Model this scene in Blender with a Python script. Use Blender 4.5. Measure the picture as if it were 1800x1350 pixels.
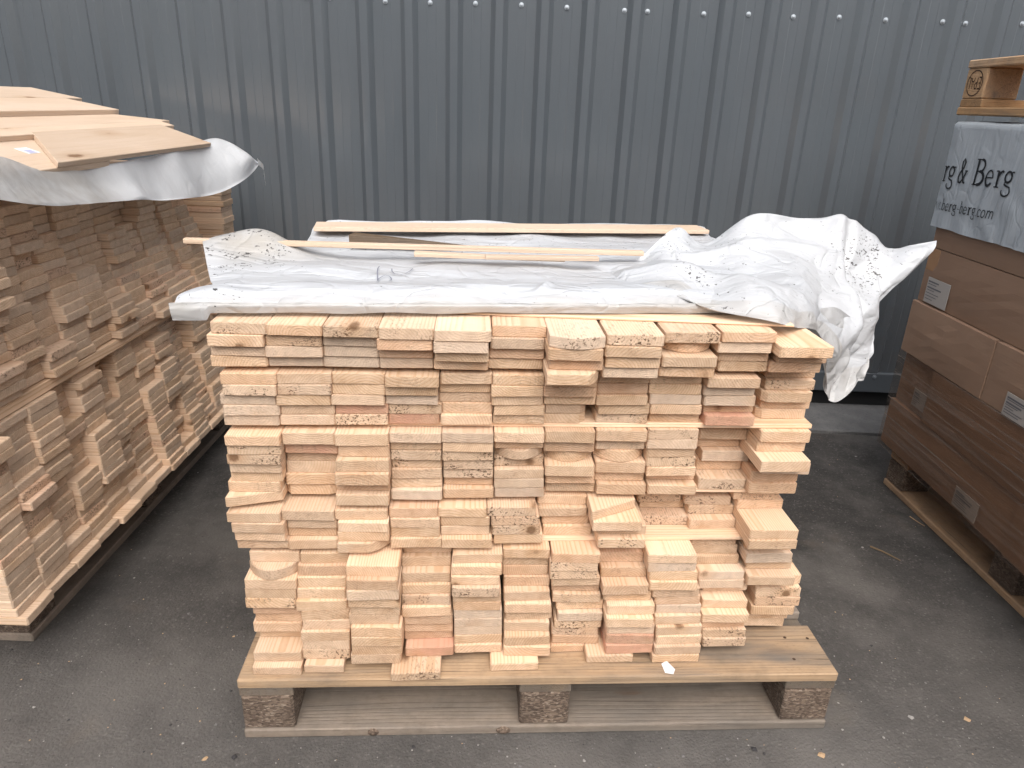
import bpy, math, random
from mathutils import Vector, Matrix, noise
SC = bpy.context.scene
for o in list(bpy.data.objects): bpy.data.objects.remove(o)
COL = SC.collection
R_ = math.radians

# ---------------------------------------------------------------- camera
F, PITCH, ROLL = 1247.7, .3760, .0382
cam_d = bpy.data.cameras.new('camera'); cam = bpy.data.objects.new('camera', cam_d); COL.objects.link(cam)
cam_d.sensor_width = 36.0; cam_d.lens = F / 1800 * 36; cam_d.clip_end = 200; cam_d.clip_start = .02
cp, sp, cr, sr = math.cos(PITCH), math.sin(PITCH), math.cos(ROLL), math.sin(ROLL)
fw = Vector((0, cp, -sp)); up0 = Vector((0, sp, cp)); rt0 = Vector((1, 0, 0))
rt = rt0 * cr + up0 * sr; up = up0 * cr - rt0 * sr
CAM = Vector((-.089, -1.094, 1.201))
cam.matrix_world = Matrix(((rt.x, up.x, -fw.x, CAM.x), (rt.y, up.y, -fw.y, CAM.y), (rt.z, up.z, -fw.z, CAM.z), (0, 0, 0, 1)))
SC.camera = cam

# ---------------------------------------------------------------- sky, sun, exposure
SUN_EL, SUN_AZ = 50.0, 174.0          # azimuth the light comes from, degrees clockwise from +y
world = bpy.data.worlds.new('World'); SC.world = world; world.use_nodes = True
wn = world.node_tree; wn.nodes.clear()
sky = wn.nodes.new('ShaderNodeTexSky'); sky.sky_type = 'NISHITA'; sky.sun_disc = False
sky.sun_elevation = R_(SUN_EL); sky.sun_rotation = R_(SUN_AZ); sky.air_density = 1.0; sky.dust_density = 4.0; sky.ozone_density = 1.0
hsv = wn.nodes.new('ShaderNodeHueSaturation'); hsv.inputs['Saturation'].default_value = .42
bg = wn.nodes.new('ShaderNodeBackground'); bg.inputs['Strength'].default_value = .15
wo = wn.nodes.new('ShaderNodeOutputWorld')
wn.links.new(sky.outputs[0], hsv.inputs['Color']); wn.links.new(hsv.outputs[0], bg.inputs['Color']); wn.links.new(bg.outputs[0], wo.inputs['Surface'])
sun_d = bpy.data.lights.new('sun', 'SUN'); sun = bpy.data.objects.new('sun', sun_d); COL.objects.link(sun)
sun_d.energy = 1.35; sun_d.angle = R_(60); sun_d.color = (1.0, .96, .90)
az = R_(SUN_AZ); el = R_(SUN_EL)
sdir = Vector((math.sin(az) * math.cos(el), math.cos(az) * math.cos(el), math.sin(el)))
sun.rotation_euler = sdir.to_track_quat('Z', 'Y').to_euler()
SC.view_settings.view_transform = 'Standard'; SC.view_settings.look = 'None'
SC.view_settings.gamma = 1; SC.view_settings.use_curve_mapping = False
SC.view_settings.exposure = 0.76
SC.cycles.max_bounces = 5; SC.cycles.diffuse_bounces = 3; SC.cycles.glossy_bounces = 2; SC.cycles.transmission_bounces = 2; SC.cycles.use_denoising = True
SC.cycles.use_adaptive_sampling = True; SC.cycles.adaptive_threshold = .03

# ---------------------------------------------------------------- helpers
def tag(o, label=None, cat=None, group=None, kind=None):
    if label: o['label'] = label
    if cat: o['category'] = cat
    if group: o['group'] = group
    if kind: o['kind'] = kind
    return o
def link(o, parent=None):
    COL.objects.link(o)
    if parent: o.parent = parent
    return o
def empty(name, loc=(0, 0, 0), rz=0.0):
    o = bpy.data.objects.new(name, None); o.empty_display_size = .05; o.location = loc; o.rotation_euler = (0, 0, rz)
    return link(o)
class MB:
    """collects faces, with per-vertex board coordinates, a tone colour and an end-grain flag per face"""
    def __init__(s): s.v = []; s.f = []; s.bco = []; s.tone = []; s.end = []; s.mi = []
    def add(s, verts, faces, bco=None, tone=(0, 0, 0, 0), ends=None, mat=0):
        n = len(s.v); s.v += [tuple(v) for v in verts]
        s.f += [tuple(i + n for i in f) for f in faces]
        s.bco += [tuple(b) for b in (bco or verts)]; s.tone += [tone] * len(verts)
        s.end += ends or [0.0] * len(faces); s.mi += [mat] * len(faces)
    def build(s, name, mats, parent=None, smooth=False, loc=None, rot=None):
        me = bpy.data.meshes.new(name); me.from_pydata(s.v, [], s.f); me.validate(); me.update()
        for m in (mats if isinstance(mats, (list, tuple)) else [mats]): me.materials.append(m)
        if len(me.polygons) == len(s.f):
            me.polygons.foreach_set('material_index', s.mi)
            a = me.attributes.new('bco', 'FLOAT_VECTOR', 'POINT'); a.data.foreach_set('vector', [c for b in s.bco for c in b])
            a = me.attributes.new('tone', 'FLOAT_COLOR', 'POINT'); a.data.foreach_set('color', [c for b in s.tone for c in b])
            a = me.attributes.new('endf', 'FLOAT', 'FACE'); a.data.foreach_set('value', s.end)
        if smooth: me.shade_smooth()
        o = bpy.data.objects.new(name, me)
        if loc: o.location = loc
        if rot: o.rotation_euler = rot
        return link(o, parent)
def box_vf(x0, x1, y0, y1, z0, z1, b=.0015):
    """box with all twelve edges chamfered"""
    V = []; 
    xs, ys, zs = (x0, x1), (y0, y1), (z0, z1); idx = {}
    for i in (0, 1):
        for j in (0, 1):
            for k in (0, 1):
                sx, sy, sz = (1, -1)[i], (1, -1)[j], (1, -1)[k]
                for ax in range(3):
                    p = [xs[i] + sx * b, ys[j] + sy * b, zs[k] + sz * b]; p[ax] = (xs[i], ys[j], zs[k])[ax]
                    idx[(i, j, k, ax)] = len(V); V.append(tuple(p))
    Fc = []
    g = lambda *a: idx[a]
    for ax in range(3):
        for s in (0, 1):
            c = []
            for a, b2 in ((0, 0), (1, 0), (1, 1), (0, 1)):
                t = [a, b2]; t.insert(ax, s); c.append(g(*t, ax))
            if (s == 0) != (ax == 1): c = c[::-1]
            Fc.append(tuple(c))
    for ax in range(3):                     # edges parallel to ax
        o1, o2 = [a for a in range(3) if a != ax]
        for s in (0, 1):
            for t in (0, 1):
                A = [0, 0, 0]; A[o1] = s; A[o2] = t; B = list(A); B[ax] = 1
                q = [g(*A, o1), g(*B, o1), g(*B, o2), g(*A, o2)]
                Fc.append(tuple(q))
    for i in (0, 1):
        for j in (0, 1):
            for k in (0, 1): Fc.append((g(i, j, k, 0), g(i, j, k, 1), g(i, j, k, 2)))
    cx, cy, cz = (x0 + x1) / 2, (y0 + y1) / 2, (z0 + z1) / 2
    out = []
    for f in Fc:                            # outward winding
        p = [Vector(V[i]) for i in f]; n = (p[1] - p[0]).cross(p[2] - p[0]); m = sum(p, Vector()) / len(p)
        out.append(f if n.dot(m - Vector((cx, cy, cz))) >= 0 else f[::-1])
    return V, out

# ---------------------------------------------------------------- materials
def new_mat(name):
    m = bpy.data.materials.new(name); m.use_nodes = True; nt = m.node_tree; nt.nodes.clear()
    out = nt.nodes.new('ShaderNodeOutputMaterial'); bs = nt.nodes.new('ShaderNodeBsdfPrincipled')
    nt.links.new(bs.outputs[0], out.inputs['Surface'])
    return m, nt, bs
class NT:
    """small shorthand for node trees"""
    def __init__(s, nt): s.nt = nt
    def n(s, t, **k):
        x = s.nt.nodes.new('ShaderNode' + t)
        for a, b in k.items(): setattr(x, a, b)
        return x
    def put(s, sock, v):
        if v is None: return
        if isinstance(v, bpy.types.NodeSocket): s.nt.links.new(v, sock)
        else:
            if sock.type == 'RGBA' and len(v) == 3: v = (*v, 1)
            sock.default_value = v
    def math(s, op, a, b=None, c=None, clamp=False):
        x = s.n('Math', operation=op, use_clamp=clamp)
        for i, v in enumerate((a, b, c)): s.put(x.inputs[i], v)
        return x.outputs[0]
    def vmath(s, op, a, b=None):
        x = s.n('VectorMath', operation=op); s.put(x.inputs[0], a); s.put(x.inputs[1], b)
        return x.outputs['Value'] if op in ('LENGTH', 'DISTANCE', 'DOT_PRODUCT') else x.outputs[0]
    def noise(s, vec, scale, detail=2, rough=.5, w=None, out='Fac', dist=0):
        x = s.n('TexNoise'); s.put(x.inputs['Vector'], vec); x.inputs['Scale'].default_value = scale
        x.inputs['Detail'].default_value = detail; x.inputs['Roughness'].default_value = rough; x.inputs['Distortion'].default_value = dist
        if w is not None: x.noise_dimensions = '4D'; s.put(x.inputs['W'], w)
        return x.outputs[out]
    def voro(s, vec, scale, feature='F1', out='Distance', rand=1.0):
        x = s.n('TexVoronoi', feature=feature); s.put(x.inputs['Vector'], vec); x.inputs['Scale'].default_value = scale
        x.inputs['Randomness'].default_value = rand
        return x.outputs[out]
    def ramp(s, fac, stops, interp='LINEAR'):
        x = s.n('ValToRGB'); s.put(x.inputs[0], fac); e = x.color_ramp.elements; x.color_ramp.interpolation = interp
        while len(e) < len(stops): e.new(.5)
        for el_, (p, c) in zip(e, stops): el_.position = p; el_.color = (*c, 1) if len(c) == 3 else c
        return x.outputs[0]
    def map(s, v, a, b, c=0.0, d=1.0):
        x = s.n('MapRange'); x.clamp = True; s.put(x.inputs[0], v)
        for i, q in enumerate((a, b, c, d)): s.put(x.inputs[i + 1], q)
        return x.outputs[0]
    def mix(s, fac, a, b, mode='MIX'):
        x = s.n('Mix', data_type='RGBA', blend_type=mode); s.put(x.inputs[0], fac); s.put(x.inputs[6], a); s.put(x.inputs[7], b)
        return x.outputs[2]
    def attr(s, name, out='Fac'):
        x = s.n('Attribute'); x.attribute_name = name; return x.outputs[out]
    def bump(s, h, strength, dist, normal=None):
        x = s.n('Bump'); x.inputs['Strength'].default_value = strength; x.inputs['Distance'].default_value = dist
        s.put(x.inputs['Height'], h); s.put(x.inputs['Normal'], normal); return x.outputs[0]
def scl(N, v, t): return N.vmath('MULTIPLY', v, t)

def wood_material(name, light, late, grey=(.46, .39, .34), red=(.56, .27, .19), dark=(.10, .055, .03), endmul=.92, weather=0.0, ringscale=230, contrast=.55):
    m, nt, bs = new_mat(name); N = NT(nt)
    P = N.attr('bco', 'Vector'); tone = N.n('Attribute'); tone.attribute_name = 'tone'
    sep = N.n('SeparateColor'); nt.links.new(tone.outputs['Color'], sep.inputs[0])
    rnd, gr, rd = sep.outputs[0], sep.outputs[1], sep.outputs[2]; mark = tone.outputs['Alpha']
    endf = N.attr('endf')
    wob = N.noise(scl(N, P, (7, 1.1, 7)), 1.0, 2, .5, out='Color')
    wv = scl(N, N.vmath('SUBTRACT', wob, (.5, .5, .5)), (.022, 0, .022))
    Q = scl(N, N.vmath('ADD', P, wv), (1, 0, 1))
    r = N.vmath('LENGTH', Q)
    big = N.noise(scl(N, P, (11, 3, 20)), 1.0, 2, .55)
    rs = N.math('MULTIPLY_ADD', rnd, 110.0, ringscale * .72)
    ring = N.math('FRACT', N.math('MULTIPLY', r, rs))
    shape = N.ramp(ring, [(0, (0, 0, 0)), (.5, (.12, .12, .12)), (.82, (1, 1, 1)), (.93, (.8, .8, .8)), (1, (0, 0, 0))])
    amp = N.math('MULTIPLY', N.map(big, .3, .75, .45, 1.0), contrast)
    fib = N.noise(scl(N, P, (420, 9, 420)), 1.0, 2, .6)
    base = N.mix(N.math('MULTIPLY', shape, amp), light, late)
    base = N.mix(N.map(big, .35, .75, 0, .40), base, (late[0] * .96, late[1] * .92, late[2] * .82))
    base = N.mix(N.map(fib, .3, .8, 0, .20), base, (late[0] * .8, late[1] * .74, late[2] * .66))
    base = N.mix(N.math('MULTIPLY', rd, N.map(big, .3, .6, .45, 1.0)), base, red)
    # end faces: greyer, rough sawn
    ev = N.noise(P, 60, 2, .6)
    gfac = N.math('MULTIPLY', gr, N.math('MULTIPLY_ADD', endf, .50, .45), clamp=True)
    base = N.mix(N.math('MULTIPLY', gfac, N.map(ev, .25, .62, .5, 1.0)), base, grey)
    base = N.mix(N.math('MULTIPLY', endf, N.map(ev, .35, .75, .0, .38)), base, (late[0] * .74, late[1] * .68, late[2] * .62))
    base = N.mix(N.math('MULTIPLY', endf, 1.0), base, N.mix(1.0, base, (endmul, endmul * .985, endmul * .96), 'MULTIPLY'))
    # specks of bark and dirt
    sn = N.noise(scl(N, P, (190, 70, 230)), 1.0, 2, .7)
    patch = N.map(N.noise(scl(N, P, (26, 9, 30)), 1.0, 1, .5), .40, .58, 0, 1)
    sp1 = N.math('MULTIPLY', N.map(sn, .53, .62, 0, .95), N.math('MULTIPLY', N.math('MULTIPLY', patch, mark), N.math('MULTIPLY_ADD', endf, .65, .35)))
    base = N.mix(sp1, base, dark)
    # a few small knots
    kv = N.n('TexVoronoi', feature='F1'); N.put(kv.inputs['Vector'], scl(N, P, (8.5, 2.8, 8.5))); kv.inputs['Scale'].default_value = 1
    kd = N.math('ADD', kv.outputs['Distance'], N.math('MULTIPLY', N.math('SUBTRACT', sn, .5), .06))
    kn = N.map(kd, .055, .10, 1, 0); halo = N.map(kd, .08, .26, .34, 0)
    base = N.mix(halo, base, (late[0] * .78, late[1] * .66, late[2] * .5))
    base = N.mix(N.math('MULTIPLY', kn, .82), base, (.17, .085, .04))
    if weather:
        wn_ = N.noise(scl(N, P, (14, 2.2, 14)), 1.0, 4, .65)
        base = N.mix(N.map(wn_, .60 - .35 * weather, .85 - .3 * weather, 0, .92), base, (.175, .152, .130))
        crk = N.noise(scl(N, P, (160, 3, 160)), 1.0, 3, .7)
        base = N.mix(N.map(crk, .60, .72, 0, .65), base, (.05, .04, .035))
        dn = N.noise(P, 9, 4, .7); base = N.mix(N.map(dn, .5, .8, 0, .5), base, (.09, .075, .06))
    # slight overall brightness variation from piece to piece
    var = N.math('MULTIPLY_ADD', N.math('FRACT', N.math('MULTIPLY', rnd, 17.31)), .26, .84)
    vc = N.n('CombineColor'); [nt.links.new(var, vc.inputs[i]) for i in range(3)]
    base = N.mix(1.0, base, vc.outputs[0], 'MULTIPLY')
    nt.links.new(base, bs.inputs['Base Color'])
    bs.inputs['Roughness'].default_value = .72; bs.inputs['Specular IOR Level'].default_value = .25
    saw = N.noise(scl(N, P, (900, 40, 260)), 1.0, 2, .6)
    h = N.math('ADD', N.math('MULTIPLY', saw, N.math('MULTIPLY_ADD', endf, 1.3, .35)), N.math('MULTIPLY', shape, -.35))
    nt.links.new(N.bump(h, .8, .0014), bs.inputs['Normal'])
    return m
PINE = wood_material('pine_wood', (.855, .635, .452), (.62, .385, .220), grey=(.68, .575, .485), red=(.62, .30, .21), contrast=1.0)
DRYPINE = wood_material('dry_pine_plank', (.62, .48, .365), (.50, .36, .25), contrast=.30, ringscale=120)
PINE_SHADE = PINE
DARKSLAT = wood_material('dark_weathered_slat', (.19, .13, .08), (.07, .045, .028), weather=.3, contrast=.9)
OLDWOOD = wood_material('weathered_pallet_wood', (.235, .185, .135), (.14, .10, .07), weather=.6, contrast=.5)
MIDWOOD = wood_material('used_pallet_wood', (.52, .36, .22), (.30, .19, .105), weather=.45, contrast=.5)
NEWPAL = wood_material('new_pallet_wood', (.60, .37, .19), (.42, .23, .10), weather=.06, contrast=.4)

def chip_material():
    m, nt, bs = new_mat('chipboard_block'); N = NT(nt); P = N.attr('bco', 'Vector')
    v = N.voro(scl(N, P, (1, .6, 1.6)), 260, out='Color'); s = N.n('SeparateColor'); nt.links.new(v, s.inputs[0])
    c = N.ramp(s.outputs[0], [(0, (.06, .040, .028)), (.45, (.15, .105, .075)), (.85, (.23, .17, .125)), (1, (.34, .27, .21))])
    c = N.mix(N.map(N.noise(P, 14, 3, .6), .4, .7, 0, .6), c, (.06, .04, .028))
    nt.links.new(c, bs.inputs['Base Color']); bs.inputs['Roughness'].default_value = .85
    nt.links.new(N.bump(N.noise(P, 190, 4, .7), .9, .004), bs.inputs['Normal'])
    return m
CHIP = chip_material()

def objco(N, nt):
    t = N.n('TexCoord'); return t.outputs['Object']
def plain(name, col, rough=.6, metal=0.0, spec=.5):
    m, nt, bs = new_mat(name); bs.inputs['Base Color'].default_value = (*col, 1)
    bs.inputs['Roughness'].default_value = rough; bs.inputs['Metallic'].default_value = metal; bs.inputs['Specular IOR Level'].default_value = spec
    return m
def steel_material():
    m, nt, bs = new_mat('painted_steel_sheet'); N = NT(nt); P = objco(N, nt)
    n1 = N.noise(scl(N, P, (2, 1, .7)), 1.0, 2, .5); n2 = N.noise(scl(N, P, (1.5, 1, 2.5)), 1.0, 3, .5)
    c = N.ramp(n1, [(.3, (.075, .086, .097)), (.7, (.086, .098, .109))])
    c = N.mix(N.map(n2, .42, .7, 0, .5), c, (.088, .096, .106))
    sepx = N.n('SeparateXYZ'); nt.links.new(P, sepx.inputs[0])
    foot_tone = N.math('MULTIPLY', N.map(sepx.outputs[2], .1, .9, .55, 0), N.map(N.noise(P, 22, 4, .7), .35, .7, .3, 1))  # browner in patches towards the foot of the sheets
    c = N.mix(foot_tone, c, (.085, .080, .075))
    nt.links.new(c, bs.inputs['Base Color']); bs.inputs['Roughness'].default_value = .42
    bs.inputs['Roughness'].default_value = .21
    bs.inputs['Specular IOR Level'].default_value = .95
    h = N.noise(scl(N, P, (3, 1, 1.3)), 1.0, 2, .5)
    nt.links.new(N.bump(h, .07, .01), bs.inputs['Normal'])
    return m
STEEL = steel_material()
SCREW = plain('zinc_screw', (.32, .35, .38), .45, .6)
FLASH = plain('dark_flashing', (.075, .085, .095), .5)
VOID = plain('gap_shade_black', (.012, .012, .012), .9)  # near-black colour stands in for the shade in the gap below the wall

def asphalt():
    m, nt, bs = new_mat('asphalt'); N = NT(nt); P = objco(N, nt)
    big = N.noise(P, 2.6, 5, .65); med = N.noise(P, 9, 4, .65)
    st = N.n('TexVoronoi', feature='F1'); N.put(st.inputs['Vector'], P); st.inputs['Scale'].default_value = 150
    sv = N.n('SeparateColor'); nt.links.new(st.outputs['Color'], sv.inputs[0])
    agg = N.ramp(sv.outputs[0], [(0, (.034, .031, .029)), (.5, (.060, .055, .051)), (.85, (.088, .080, .074)), (1, (.17, .156, .142))])
    mastic = N.ramp(N.noise(P, 260, 3, .7), [(.3, (.026, .024, .0225)), (.75, (.080, .073, .067))])
    c = N.mix(N.map(st.outputs['Distance'], .25, .6, .75, .1), mastic, agg)
    c = N.mix(N.map(med, .42, .72, 0, .7), c, (.028, .026, .025))
    c = N.mix(N.map(big, .46, .64, 0, .7), c, (.125, .114, .104))
    dust = N.noise(P, 55, 5, .75); c = N.mix(N.map(dust, .60, .76, 0, .55), c, (.18, .165, .15))
    brn = N.noise(P, 5.0, 3, .6, w=4.0); c = N.mix(N.map(brn, .60, .75, 0, .35), c, (.13, .095, .065))
    sx = N.n('SeparateXYZ'); nt.links.new(P, sx.inputs[0])
    # paler, unevenly, towards the viewer's side
    near = N.math('MULTIPLY', N.map(sx.outputs[1], .75, -.25, 0, .62), N.map(N.noise(P, 3.3, 4, .65), .3, .6, .35, 1))
    c = N.mix(near, c, (.160, .146, .134))
    nt.links.new(c, bs.inputs['Base Color']); bs.inputs['Roughness'].default_value = .82; bs.inputs['Specular IOR Level'].default_value = .35
    h = N.math('ADD', N.math('MULTIPLY', st.outputs['Distance'], -.6), N.noise(P, 220, 3, .7))
    nt.links.new(N.bump(h, .75, .0030), bs.inputs['Normal'])
    return m
ASPHALT = asphalt()
def concrete():
    m, nt, bs = new_mat('stained_concrete'); N = NT(nt); P = objco(N, nt)
    c = N.ramp(N.noise(P, 12, 5, .7), [(.3, (.10, .098, .097)), (.7, (.17, .165, .160))])
    c = N.mix(N.map(N.noise(P, 120, 3, .7), .55, .7, 0, .6), c, (.05, .05, .05))
    nt.links.new(c, bs.inputs['Base Color']); bs.inputs['Roughness'].default_value = .9
    nt.links.new(N.bump(N.noise(P, 90, 4, .7), .6, .004), bs.inputs['Normal'])
    return m
CONC = concrete()

def film_material(name, col=(.60, .62, .65), dirt=1.0, wr=1.0, trans=.18, streak=(5, 26, 26)):
    m, nt, bs = new_mat(name); N = NT(nt); P = objco(N, nt)
    A = N.attr('tone', 'Color'); sc_ = N.n('SeparateColor'); nt.links.new(A, sc_.inputs[0])
    dm, beige = sc_.outputs[0], sc_.outputs[1]          # dirt mask, dust/age
    c = N.mix(N.map(N.noise(P, 7, 3, .5), .35, .7, 0, .6), (col[0], col[1], col[2]), (col[0] * .93, col[1] * .92, col[2] * .915))
    c = N.mix(N.math('MULTIPLY', beige, N.map(N.noise(P, 14, 3, .6), .25, .6, .5, 1)), c, (.42, .395, .36))
    n1 = N.noise(scl(N, P, (1, 1, 1.8)), 120, 2, .7); n2 = N.noise(P, 30, 2, .6)
    spk = N.math('MULTIPLY', N.map(n1, N.math('MULTIPLY_ADD', dm, -.20, .77), N.math('MULTIPLY_ADD', dm, -.20, .79), 0, 1), N.map(n2, .46, .52, 0, 1))
    c = N.mix(N.math('MULTIPLY', spk, .93 * dirt), c, (.035, .03, .028))
    fine = N.math('MULTIPLY', N.map(N.noise(P, 300, 1, .6), N.math('MULTIPLY_ADD', dm, -.12, .80), .84, 0, .8), .7 * dirt)
    c = N.mix(fine, c, (.16, .14, .12))
    nt.links.new(c, bs.inputs['Base Color'])
    bs.inputs['Roughness'].default_value = .34; bs.inputs['Specular IOR Level'].default_value = .5
    # thin polythene: some light goes through
    tr = N.n('BsdfTranslucent'); nt.links.new(c, tr.inputs['Color'])
    mx = N.n('MixShader'); mx.inputs[0].default_value = trans
    out = [x for x in nt.nodes if x.type == 'OUTPUT_MATERIAL'][0]
    nt.links.new(bs.outputs[0], mx.inputs[1]); nt.links.new(tr.outputs[0], mx.inputs[2]); nt.links.new(mx.outputs[0], out.inputs['Surface'])
    wa = N.noise(scl(N, P, streak), 1.0, 3, .55, dist=.8)
    wb = N.noise(P, 22, 1, .5)
    ridge = N.math('ABSOLUTE', N.math('SUBTRACT', N.noise(P, 9, 2, .5, dist=.6), .5))
    h = N.math('ADD', N.math('MULTIPLY', wa, .9), N.math('ADD', N.math('MULTIPLY', wb, .35), N.math('MULTIPLY', N.map(ridge, 0, .05, 1, 0), -.22)))
    nt.links.new(N.bump(h, .50 * wr, .014), bs.inputs['Normal'])
    return m
FILM = film_material('white_polythene')
FILM_L = film_material('clean_white_polythene', (.84, .87, .90), .10, .35, .40)
COVER = film_material('printed_polythene', (.46, .50, .535), .0, .5, .10, (34, 34, 4))

def carton_material():
    m, nt, bs = new_mat('brown_cardboard'); N = NT(nt); P = objco(N, nt)
    A = N.attr('tone', 'Color'); s = N.n('SeparateColor'); nt.links.new(A, s.inputs[0])
    c = N.mix(s.outputs[0], (.29, .185, .125), (.335, .22, .152))
    c = N.mix(N.map(N.noise(P, 5, 4, .6), .35, .7, 0, .45), c, (.235, .14, .095))
    c = N.mix(N.map(N.noise(scl(N, P, (240, 1, 6)), 1.0, 2, .5), .4, .8, 0, .25), c, (.25, .14, .08))
    nt.links.new(c, bs.inputs['Base Color']); bs.inputs['Roughness'].default_value = .6; bs.inputs['Specular IOR Level'].default_value = .3
    h = N.math('ADD', N.noise(P, 4, 2, .5), N.math('MULTIPLY', N.noise(scl(N, P, (1, 1, 260)), 1.0, 1), .06))
    nt.links.new(N.bump(h, .35, .012), bs.inputs['Normal'])
    return m
CARTON = carton_material()
TAPE = plain('brown_tape', (.36, .20, .105), .25)
def wrap_material():
    m, nt, bs = new_mat('clear_stretch_film'); N = NT(nt); P = objco(N, nt)
    st = N.noise(scl(N, P, (1, 1.4, 34)), 1.0, 5, .72, dist=.6)
    f = N.map(st, .46, .68, .05, .30)
    ln = N.map(N.noise(scl(N, P, (1, 1.0, 150)), 1.0, 2, .6, dist=.8), .60, .70, 0, .45)
    fac = N.math('ADD', f, ln, clamp=True)
    bs.inputs['Base Color'].default_value = (.36, .30, .26, 1); bs.inputs['Roughness'].default_value = .28
    tp = N.n('BsdfTransparent'); tp.inputs[0].default_value = (.78, .72, .67, 1)
    mx = N.n('MixShader'); nt.links.new(fac, mx.inputs[0])
    out = [x for x in nt.nodes if x.type == 'OUTPUT_MATERIAL'][0]
    nt.links.new(tp.outputs[0], mx.inputs[1]); nt.links.new(bs.outputs[0], mx.inputs[2]); nt.links.new(mx.outputs[0], out.inputs['Surface'])
    nt.links.new(N.bump(st, .5, .01), bs.inputs['Normal'])
    return m
WRAP = wrap_material()
PAPER = plain('label_paper', (.72, .72, .74), .6)
LABEL = plain('label_paper_dull', (.40, .365, .335), .6)
INK = plain('black_print', (.012, .014, .018), .5)
GREYINK = plain('faded_print', (.13, .13, .14), .6)
PEN = plain('marker_pen', (.20, .21, .26), .6)
BRAND = plain('burnt_brand', (.055, .028, .014), .8)

# ================================================================= SETTING
def sheet_obj(name, x0, x1, y0, y1, z, mat, nx=1, ny=1):
    b = MB(); V = [(x0 + (x1 - x0) * i / nx, y0 + (y1 - y0) * j / ny, z) for j in range(ny + 1) for i in range(nx + 1)]
    b.add(V, [(j * (nx + 1) + i, j * (nx + 1) + i + 1, (j + 1) * (nx + 1) + i + 1, (j + 1) * (nx + 1) + i) for j in range(ny) for i in range(nx)])
    return b.build(name, mat)
g = sheet_obj('ground', -30, 30, -30, 30, 0, ASPHALT); tag(g, kind='structure')
rg = random.Random(5)
b = MB()                                     # concrete strip along the foot of the wall, front edge a little broken
n = 160; top = []
for i in range(n + 1):
    x = -6 + 12 * i / n
    top.append((x, 1.53 + .012 * noise.noise((x * 3, 0, 0)) + .006 * noise.noise((x * 17, 2, 0))))
V = [(x, y, -.02) for x, y in top] + [(x, y, .012) for x, y in top] + [(x, y + .006, .016) for x, y in top] + [(x, 1.95, .022) for x, y in top]
Fc = [(r * (n + 1) + i, r * (n + 1) + i + 1, (r + 1) * (n + 1) + i + 1, (r + 1) * (n + 1) + i) for r in range(3) for i in range(n)]
b.add(V, Fc); tag(b.build('pavement', CONC), kind='structure')

# ---- profiled steel wall
wall = empty('metal_wall', (0, 1.8, 0)); tag(wall, 'blue-grey ribbed steel wall behind all the stacks', 'wall')
PER, RX0, CW, SW, DEP = .1645, -.1990, .0275, .0185, .0215
def sheet_profile(k0, k1):
    pts = []
    for k in range(k0, k1 + 1):
        x = RX0 + PER * k
        if k == k0: pts.append((x - SW - .020, 0))
        pts += [(x - SW, 0), (x, -DEP), (x + CW * .28, -DEP - .0006), (x + CW * .72, -DEP - .0006), (x + CW, -DEP), (x + CW + SW, 0)]
        if k < k1:
            xa = x + CW + SW; xb = RX0 + PER * (k + 1) - SW
            pts += [(xa + (xb - xa) * .33, -.0012), (xa + (xb - xa) * .36, 0), (xa + (xb - xa) * .64, 0), (xa + (xb - xa) * .67, -.0012)]
        else: pts.append((x + CW + SW + .012, 0))
    return pts
zs = [.172 + (4.6 - .172) * (i / 34) ** 1.25 for i in range(35)]
def screw_mesh():
    b = MB(); n = 12
    def ring(r, y): return [(r * math.cos(6.2832 * i / n), y, r * math.sin(6.2832 * i / n)) for i in range(n)]
    R = [ring(.0088, 0), ring(.0088, -.0022), ring(.0062, -.0026), ring(.0042, -.0028)]
    hexr = [(.0046 * math.cos(6.2832 * (i // 2) / 6), -.0075, .0046 * math.sin(6.2832 * (i // 2) / 6)) for i in range(n)]
    V = [p for r in R for p in r] + hexr + [(0, -.0082, 0)]
    Fc = [(q * n + i, q * n + (i + 1) % n, (q + 1) * n + (i + 1) % n, (q + 1) * n + i) for q in range(4) for i in range(n)]
    Fc += [(4 * n + i, 4 * n + (i + 1) % n, 5 * n) for i in range(n)]
    b.add(V, Fc); return b
scr0 = None
def put_screw(x, z, y=0.0):
    global scr0
    if scr0 is None: scr0 = screw_mesh().build('screw', SCREW, wall); o = scr0
    else: o = scr0.copy(); link(o, wall)
    o.location = (x, y, z); o.rotation_euler = (0, rg.uniform(0, 6), 0)
for s in range(-4, 4):
    k0, k1 = 3 + 7 * s, 3 + 7 * (s + 1)
    prof = sheet_profile(k0, k1); b = MB(); off = -.0016 * (s % 2)
    V = []
    for z in zs:
        for x, y in prof:
            oil = .0011 * noise.noise((x * 2.2, z * 1.4, s * 3.1)) if y > -.005 else 0
            V.append((x, y + off + oil, z))
    m = len(prof)
    b.add(V, [(r * m + i, r * m + i + 1, (r + 1) * m + i + 1, (r + 1) * m + i) for r in range(len(zs) - 1) for i in range(m - 1)])
    b.build('cladding_sheet', STEEL, wall)
    if -3 <= s <= 2:
        xr = RX0 + PER * k0
        put_screw(xr - .028, 1.531 + rg.uniform(-.003, .003), off)
        put_screw(xr + CW + .028, 1.531 + rg.uniform(-.003, .003), off)
        for k in range(k0 + 1, k1 - 1):
            put_screw(RX0 + PER * k + CW + SW + (PER - CW - 2 * SW) / 2 - .003 + rg.uniform(-.003, .003), 1.531 + rg.uniform(-.004, .004), off)
b = MB(); V, Fc = box_vf(-7, 7, -.026, -.004, .094, .180, .002); b.add(V, Fc); b.build('flashing', FLASH, wall)
for i in range(-9, 10): put_screw(1.464 + i * .494, .166, -.026)
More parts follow.
